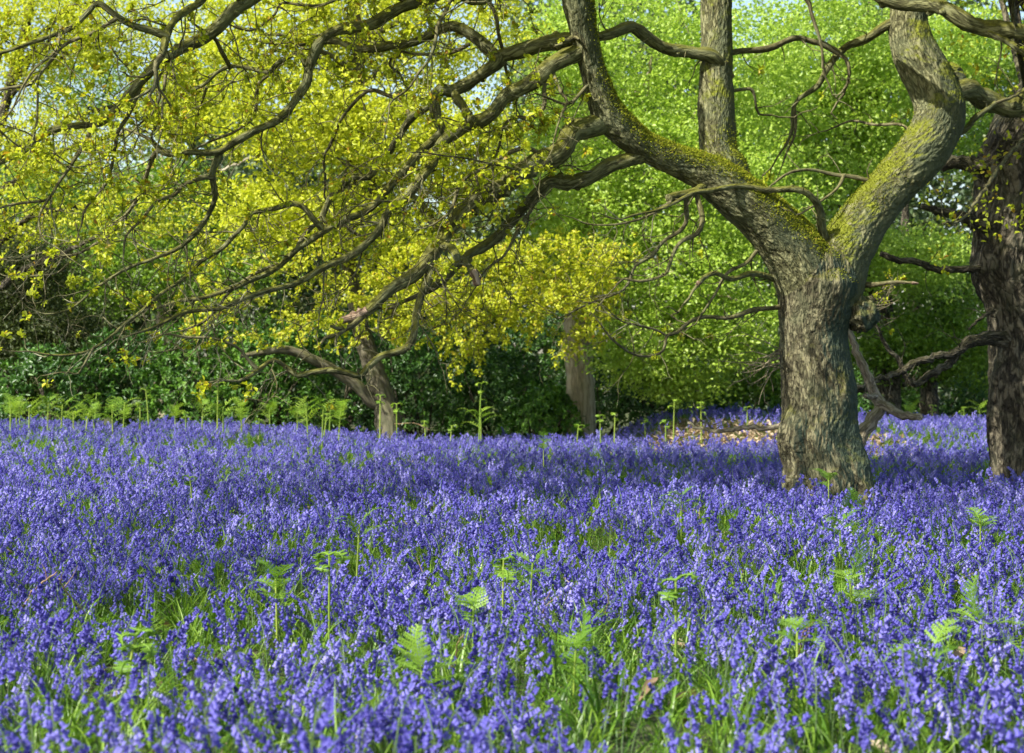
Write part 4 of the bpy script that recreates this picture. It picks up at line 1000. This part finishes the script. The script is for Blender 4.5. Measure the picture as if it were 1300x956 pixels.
# the three hundred that show largest stand in the photograph's nearest strip: things of their own
vis = (pn[:, 1] > IND0) & (pn[:, 1] < IND1) & (np.abs(pn[:, 0]) < pn[:, 1] * .298)
order = np.where(vis)[0]; order = order[np.argsort(pn[order, 1])][:300]
ind = pn[order]; pn = np.delete(pn, order, 0)
print('bluebells', len(ind), len(pn), len(pf))
z = lambda p: np.column_stack([p, gz(p[:, 0], p[:, 1]) - .01])
def fscale(p): 
    return np.clip(rng.normal(.90, .17, len(p)), .5, 1.35)
scatter('bluebells', 'carpet of violet bluebells covering the nearer half of the glade', lib_near, z(pn), fscale(pn), .13, 7)
o = scatter('bluebells', 'carpet of violet bluebells stretching back to the shrubs', lib_far, z(pf), fscale(pf), .13, 7)
kinds = []
for k in range(7):
    ms, mf = bluebell_parts(100 + k, True); r = np.random.default_rng(500 + k); ml = []
    for q in range(3):
        m = MB(); blade(m, np.zeros(3), r.uniform(0, 6.28), r.uniform(.16, .28), r.uniform(.007, .012), r.uniform(.6, 1.8), r, 7); ml.append(m)
    kinds.append((ms.build('stem', M['stem'], link=False).data, mf.build('flower_head', M['petal'], link=False).data, [m.build('leaf', M['grass'], link=False).data for m in ml]))
for (x, y), s in zip(ind, fscale(ind)):
    k = kinds[rng.integers(7)]
    e = empty('bluebell', (x, y, float(gz(x, y)) - .01), 'single violet bluebell with nodding bells in the nearest strip of the carpet', 'flower', 'bluebells in the nearest strip')
    e.rotation_euler = (rng.normal(0, .13), rng.normal(0, .13), rng.uniform(0, 6.28)); e.scale = (s,) * 3
    for nm, me in [('stem', k[0]), ('flower_head', k[1])] + [('leaf', q) for q in k[2]]:
        c = bpy.data.objects.new(nm, me); col.objects.link(c); c.parent = e

pl = []
for (y0, y1, d) in ((3.2, 10.5, 70), (10.5, 18, 62), (18, 41, 44)):
    n = area_n(y0, y1, d); x, y = wedge(n, y0, y1); k = in_bed(x, y); pl.append(np.column_stack([x[k], y[k]]))
for (c, r) in GP:
    n = int(95 * r * r * 3.1); a = rng.normal(0, r * .6, (n, 2)) + c; pl.append(a)
pl = np.vstack(pl)
sc = np.clip(rng.normal(1.0, .2, len(pl)), .55, 1.5)
scatter('grass', 'long green bluebell leaves and grass between the flowers', lib_leaf, z(pl), sc, .12, 8)

# dead bracken litter on the pale patch, thin litter elsewhere
mb = MB(); n = 9000
x = rng.uniform(2.2, 6.4, n); y = rng.uniform(25.8, 32.8, n)
x2 = rng.uniform(-7, 7, 2500); y2 = rng.uniform(4, 30, 2500); k = np.abs(x2) < y2 * .32 + .5
x = np.concatenate([x, x2[k]]); y = np.concatenate([y, y2[k]])
c = np.column_stack([x, y, gz(x, y) + rng.uniform(0, .07, len(x))]); d = rand_unit(len(c)) * [1, 1, .35]; L = rng.uniform(.06, .2, len(c))
add_leaves(mb, c, d, L, L * .3, up=2); tag(mb.build('dead_leaves', M['litter']), 'pale brown dead bracken and leaf litter on the ground', 'leaf litter', kind='stuff')

# bracken
def frond_mesh(mb, p, d, up, L, W, curl, r, n=16):
    """one bracken blade: tapering midrib with paired toothed pinnae, tip curled by 'curl' radians"""
    d = nrm(d); up = nrm(np.array(up) - d * np.dot(up, d)); s = np.cross(d, up)
    pts = [np.array(p, float)]; a = 0.0; dirs = []
    for i in range(n):
        t = i / (n - 1); a += curl * (t ** 2) * 3 / n
        dd = d * math.cos(a) - up * math.sin(a) * 1.0; dirs.append((dd, up * math.cos(a) + d * math.sin(a)))
        pts.append(pts[-1] + dd * L / n)
    pts = np.array(pts); tube(mb, pts, np.linspace(.0028, .0008, len(pts)) * (L / .3) ** .5, 4, cap=False)
    for i in range(2, n):
        t = i / n; w = W * (1 - t) ** .8 * min(1, t * 5) * .5 + .004
        dd, uu = dirs[i - 1]
        for sg in (-1, 1):
            pd = nrm(s * sg + dd * .45 + uu * .12 + r.normal(0, .08, 3)); m = max(3, int(w / .011))
            q = pts[i]; k = np.arange(m) / m
            base = q + pd * (k * w)[:, None]
            for s2 in (-1, 1):
                ld = nrm(dd * s2 + pd * .6); ll = (.0035 + .055 * w) * (1 - k) ** .6 + .0025
                tip = base + ld * ll[:, None]; wd = pd * (w / m * .5)
                V = np.stack([base - wd, tip - wd * .3 - uu * .001, tip + wd * .5, base + wd], 1).reshape(-1, 3)
                mb.add(V, (np.arange(m)[:, None] * 4 + np.array([[0, 1, 2, 3]])))

def crozier_arm(mb, p, d, L, r, n=14):
    d = nrm(d); up = np.array([0, 0, 1.0]); pts = [np.array(p, float)]; side = nrm(np.cross(d, up)); a = math.atan2(d[2], np.hypot(d[0], d[1])); h = nrm([d[0], d[1], 0])
    for i in range(n):
        t = i / n; a -= (0.10 + .9 * t ** 2.2); pts.append(pts[-1] + (h * math.cos(a) + up * math.sin(a)) * L / n * (1.15 - .6 * t))
    pts = np.array(pts); tube(mb, pts, np.linspace(.0065, .0030, len(pts)), 5)
    for i in range(3, n):
        for sg in (-1, 1):
            l = .02 + .03 * (1 - i / n); q = pts[i]; tip = q + side * sg * l + r.normal(0, .006, 3); w = (pts[i] - pts[i - 1]) * .7
            mb.add(np.array([q - w, tip - w * .6, tip + w * .6, q + w]), [[0, 1, 2, 3]])

def bracken(x, y, H, kind, label, group, seed, lean=.05, thick=.7):
    FM = M['fern' if thick > 1 else 'near_fern']; r = np.random.default_rng(seed); g = float(gz(x, y)); root = empty('bracken_fern', (x, y, g - .02), label, 'fern', group)
    a = r.uniform(0, 6.28); t = np.linspace(0, 1, 10); l = r.normal(0, lean) * H
    sp = np.column_stack([math.cos(a) * l * t ** 2, math.sin(a) * l * t ** 2, H * t])
    mb = MB(); tube(mb, sp, np.linspace(.0085, .006, 10) * (.9 + .5 * H) * thick, 6); mb.build('stem', M['fern_stem'], root)
    top = sp[-1]; yaw = r.uniform(0, 6.28)
    if kind == 'crozier':
        for k in range(int(r.integers(3, 6))):
            m = MB(); yy = yaw + k * 2.4 + r.normal(0, .3); p = sp[-1 - (k // 2)] if k > 1 else top
            crozier_arm(m, p, [math.cos(yy), math.sin(yy), r.uniform(.3, 1.0)], r.uniform(.09, .19) * (.7 + .5 * H), r); m.build('frond', FM, root)
    elif kind == 'half':
        for k in range(int(r.integers(4, 7)) + (3 if thick > 1 else 0)):
            m = MB(); yy = yaw + k * 3.1416 * .97 + r.normal(0, .25); p = sp[-1 - min(4, k // 2)]
            frond_mesh(m, p, [math.cos(yy), math.sin(yy), r.uniform(.3, 1.5)], [0, 0, 1], r.uniform(.13, .26) * (.6 + .6 * H) * (1.9 if thick > 1 else 1), .16 * (1.7 if thick > 1 else 1), r.uniform(.6, 2.2), r, 10); m.build('frond', FM, root)
    else:
        m = MB(); frond_mesh(m, top, [math.cos(yaw) * .35, math.sin(yaw) * .35, 1], [math.cos(yaw), math.sin(yaw), .2], H * .7, .24 + .2 * H, 1.0, r, 13); m.build('frond', FM, root)
        for k in range(4):
            m = MB(); yy = yaw + 1.57 + k * 3.1416 + r.normal(0, .3); p = sp[-1 - k // 2 * 2]
            frond_mesh(m, p, [math.cos(yy), math.sin(yy), r.uniform(.15, .45)], [0, 0, 1], r.uniform(.24, .36) * (.6 + .5 * H), .22, r.uniform(.4, 1.1), r, 11); m.build('frond', FM, root)

# along the back edge, read off the photograph: px, row of the tip, kind
edge = [(8, 520, 'half'), (24, 525, 'half'), (78, 520, 'half'), (118, 513, 'half'), (127, 496, 'crozier'), (145, 515, 'half'), (178, 507, 'crozier'), (204, 490, 'crozier'), (190, 527, 'crozier'), (240, 519, 'crozier'), (257, 527, 'half'),
        (279, 482, 'crozier'), (290, 530, 'half'), (330, 537, 'crozier'), (375, 542, 'half'), (403, 521, 'crozier'), (424, 511, 'crozier'), (480, 497, 'crozier'), (503, 508, 'crozier'), (538, 530, 'crozier'), (569, 536, 'crozier'), (605, 482, 'crozier'), (620, 528, 'half'),
        (741, 535, 'crozier'), (767, 522, 'crozier'), (785, 520, 'crozier'), (826, 525, 'crozier'), (843, 528, 'crozier'), (857, 503, 'crozier'), (894, 505, 'crozier'), (945, 512, 'crozier'), (1110, 520, 'half'), (1150, 520, 'half'), (1182, 511, 'crozier'), (1213, 520, 'crozier'), (1228, 513, 'crozier'), (1247, 524, 'half')]
ordn = ['leftmost', 'second', 'third', 'fourth', 'fifth', 'sixth', 'seventh', 'eighth', 'ninth', 'tenth', 'eleventh', 'twelfth', 'thirteenth', 'fourteenth', 'fifteenth', 'sixteenth', 'seventeenth', 'eighteenth', 'nineteenth', 'twentieth', 'twenty first', 'twenty second', 'twenty third', 'twenty fourth', 'twenty fifth', 'twenty sixth', 'twenty seventh', 'twenty eighth', 'twenty ninth', 'thirtieth']
edge += [(15, 529, 'half'), (50, 527, 'half'), (64, 531, 'half'), (93, 525, 'half'), (108, 523, 'half'), (162, 521, 'half'), (226, 523, 'half'), (302, 533, 'half'), (346, 538, 'half'), (394, 527, 'half'), (413, 532, 'half'), (436, 525, 'half')]
edge.sort()
cnt = {}
for k, (px, top, kind) in enumerate(edge):
    Y = (29.5 if px < 800 else (30.5 if px < 1000 else 35)) - rng.uniform(.2, 3.0) * (1 if px < 1000 else .5)
    p = P(px, top, Y); g = float(gz(p[0], Y)); H = max(.6 if kind == 'half' else .44, p[2] - g - (.05 if kind == 'crozier' else -.06))
    zone = 'left of the slanting oak' if px < 470 else ('between slanting oak and beech trunk' if px < 730 else ('behind the pale litter patch' if px < 1000 else 'between the two big trunks'))
    cnt[zone] = cnt.get(zone, 0) + 1; i = cnt[zone] - 1
    what = {'crozier': 'curly tipped bracken stalk', 'half': 'half open bracken'}[kind]
    where = ordn[i] + (' from left' if i else '')
    if kind == 'half': H *= rng.uniform(.86, 1.16)
    bracken(p[0] + rng.normal(0, .08), Y, H, kind, f'{what}, {where} of those {zone}', 'young bracken along the back edge', 700 + k, thick=1.3)

near_f = [(1085, 668, 790, 'open', 'large soft bracken frond rising below the big oak, tallest in the front carpet'),
          (1052, 594, 640, 'half', 'small bracken sprouting against the foot of the big oak trunk'),
          (1078, 618, 655, 'open', 'low bracken frond touching the right root of the big oak'),
          (1066, 650, 700, 'half', 'half open bracken a little below the big oak trunk'),
          (858, 722, 830, 'crozier', 'upright bracken stalk with stubby curled arms right of the middle of the carpet'),
          (728, 764, 850, 'open', 'feathery bracken frond low in the middle right of the carpet'),
          (672, 695, 770, 'half', 'thin pale bracken left of the feathery frond'),
          (452, 648, 730, 'half', 'slim bracken stalk with small spread top left of centre'),
          (418, 692, 780, 'crozier', 'bracken stalk with a hooked tip left of centre'),
          (352, 716, 780, 'half', 'short bright yellow green bracken tuft in a grassy gap'),
          (638, 698, 770, 'crozier', 'thin bracken stalk standing near the centre of the carpet'),
          (1238, 728, 820, 'open', 'broad soft bracken frond near the right edge of the carpet'),
          (155, 792, 880, 'crozier', 'bare bracken stalk near the lower left corner'),
          (1182, 800, 890, 'half', 'bright bracken low near the lower right corner'),
          (1012, 782, 850, 'half', 'bracken tuft between two bare twigs at lower right'),
          (536, 790, 860, 'open', 'low bracken frond beside the dark leafy gap in front'),
          (1245, 645, 710, 'half', 'thin bracken under the furrowed right hand trunk'),
          (600, 752, 810, 'half', 'small green bracken behind the dark leafy gap'),
          (690, 545, 600, 'half', 'small bracken far back in front of the pale beech trunk'),
          (865, 620, 665, 'half', 'small bracken left of the big oak in mid carpet'),
          (245, 600, 650, 'crozier', 'bracken stalk in the sunny grass at mid left')]
for k, (px, top, base, kind, lab) in enumerate(near_f):
    Y = (CAMH - .2) * FPX / (base - HY); p = P(px, top, Y); g = float(gz(p[0], Y)); H = max(.25, p[2] - g)
    bracken(p[0], Y, H / {'open': 1.6, 'half': 1.12, 'crozier': 1.05}[kind], kind, lab, 'bracken in the front of the carpet', 900 + k)

# dead stalks
dead = [((72, 726), (30, 770), 'bent'), ((75, 735), (105, 775), 'b'), ((432, 655), (455, 680), 'c'), ((865, 645), (890, 668), 'a'), ((762, 735), (768, 780), 'd'), ((698, 752), (690, 790), 'e'), ((1032, 790), (1015, 830), 'f'), ((1140, 770), (1148, 785), 'g'), ((588, 806), (578, 842), 'h'), ((528, 630), (548, 645), 'i'), ((545, 546), (508, 538), 'j'), ((1198, 738), (1216, 742), 'k'), ((1088, 845), (1050, 866), 'l'), ((525, 742), (545, 735), 'm')]
dl = ['long reddish dead stalk leaning at the far left front', 'dead stalk crossing the leaning one at the far left', 'thin dead twig poking up left of centre', 'small dead twig in mid carpet left of the big oak', 'dark dead twig standing right of centre', 'short dead twig in the middle of the carpet', 'pale dead stalk at lower right beside a bracken tuft', 'small orange dead stalk at right', 'curved orange dead stalk at the front below the leafy gap', 'little dead stalk in the left middle of the carpet', 'arched pale dead stem at the back edge of the carpet', 'short brown twig near the right edge', 'pale dead stalk lying at the bottom right', 'thin dead stalk lying flat near the centre']
for k, ((x0, y0), (x1, y1), _) in enumerate(dead):
    by = max(y0, y1) + 14; Y = (CAMH - .12) * FPX / (by - HY); Y = min(Y, 30)
    a, b = P(x0, y0, Y - .15), P(x1, y1, Y + .1); r = np.random.default_rng(40 + k)
    mid = (a + b) / 2 + r.normal(0, .02, 3) + np.array([0, 0, .05 if k == 10 else .015]); e = b + (b - mid) * .35; e[2] = max(e[2], float(gz(e[0], e[1])))
    s = spline(np.array([a, mid, b, e]), .02); s[1:-1] += r.normal(0, .0025, (len(s) - 2, 3))
    root = empty('dead_stalk', s[-1], dl[k], 'twig', 'dead stalks among the bluebells')
    mb = MB(); w = .0035 if k not in (0, 1, 10) else .0055; tube(mb, s, np.linspace(w * .6, w, len(s)), 6, lump=.1); build_under(mb, 'stem', M['stalk'], root)
    for q in range(2):
        j = r.integers(2, len(s) - 2); m = MB(); ee = s[j] + r.normal(0, .05, 3) + [0, 0, .03]; tube(m, np.array([s[j], (s[j] + ee) / 2 + r.normal(0, .006, 3), ee]), [w * .5, w * .4, w * .2], 5); build_under(m, 'side_shoot', M['stalk'], root)

# ------------------------------------------------------------------ camera, sun, sky
cam = bpy.data.cameras.new('camera'); co = bpy.data.objects.new('camera', cam); col.objects.link(co)
co.location = (0, 0, CAMH); co.rotation_euler = (R_(90), 0, 0)
cam.sensor_width = 36; cam.lens = 36 * FPX / 1300; cam.shift_y = (HY - 478) / 1300; cam.clip_start = .1; cam.clip_end = 2000
cam.dof.use_dof = True; cam.dof.focus_distance = 11.0; cam.dof.aperture_fstop = 4.2
scene.camera = co

sl = bpy.data.lights.new('sun', 'SUN'); sl.energy = 4.6; sl.angle = R_(.5); sl.color = (1, .95, .86)
so = bpy.data.objects.new('sun', sl); col.objects.link(so); so.location = (0, 0, 30); so.rotation_euler = SUN.to_track_quat('Z', 'Y').to_euler()
w = bpy.data.worlds.new('World'); scene.world = w; w.use_nodes = True; nt = w.node_tree
bg = nt.nodes['Background']; sky = nt.nodes.new('ShaderNodeTexSky'); sky.sky_type = 'NISHITA'; sky.sun_disc = False
sky.sun_elevation = math.asin(SUN.z); sky.sun_rotation = math.atan2(SUN.x, SUN.y); sky.air_density = 1.2; sky.dust_density = 2.0
nt.links.new(sky.outputs[0], bg.inputs[0]); bg.inputs[1].default_value = .12

scene.view_settings.view_transform = 'Standard'; scene.view_settings.look = 'None'; scene.view_settings.gamma = 1
scene.view_settings.exposure = 1.05
cy = scene.cycles; cy.max_bounces = 4; cy.diffuse_bounces = 3; cy.glossy_bounces = 1; cy.transmission_bounces = 3; cy.transparent_max_bounces = 4
cy.use_adaptive_sampling = True; cy.adaptive_threshold = .02
cy.caustics_reflective = False; cy.caustics_refractive = False
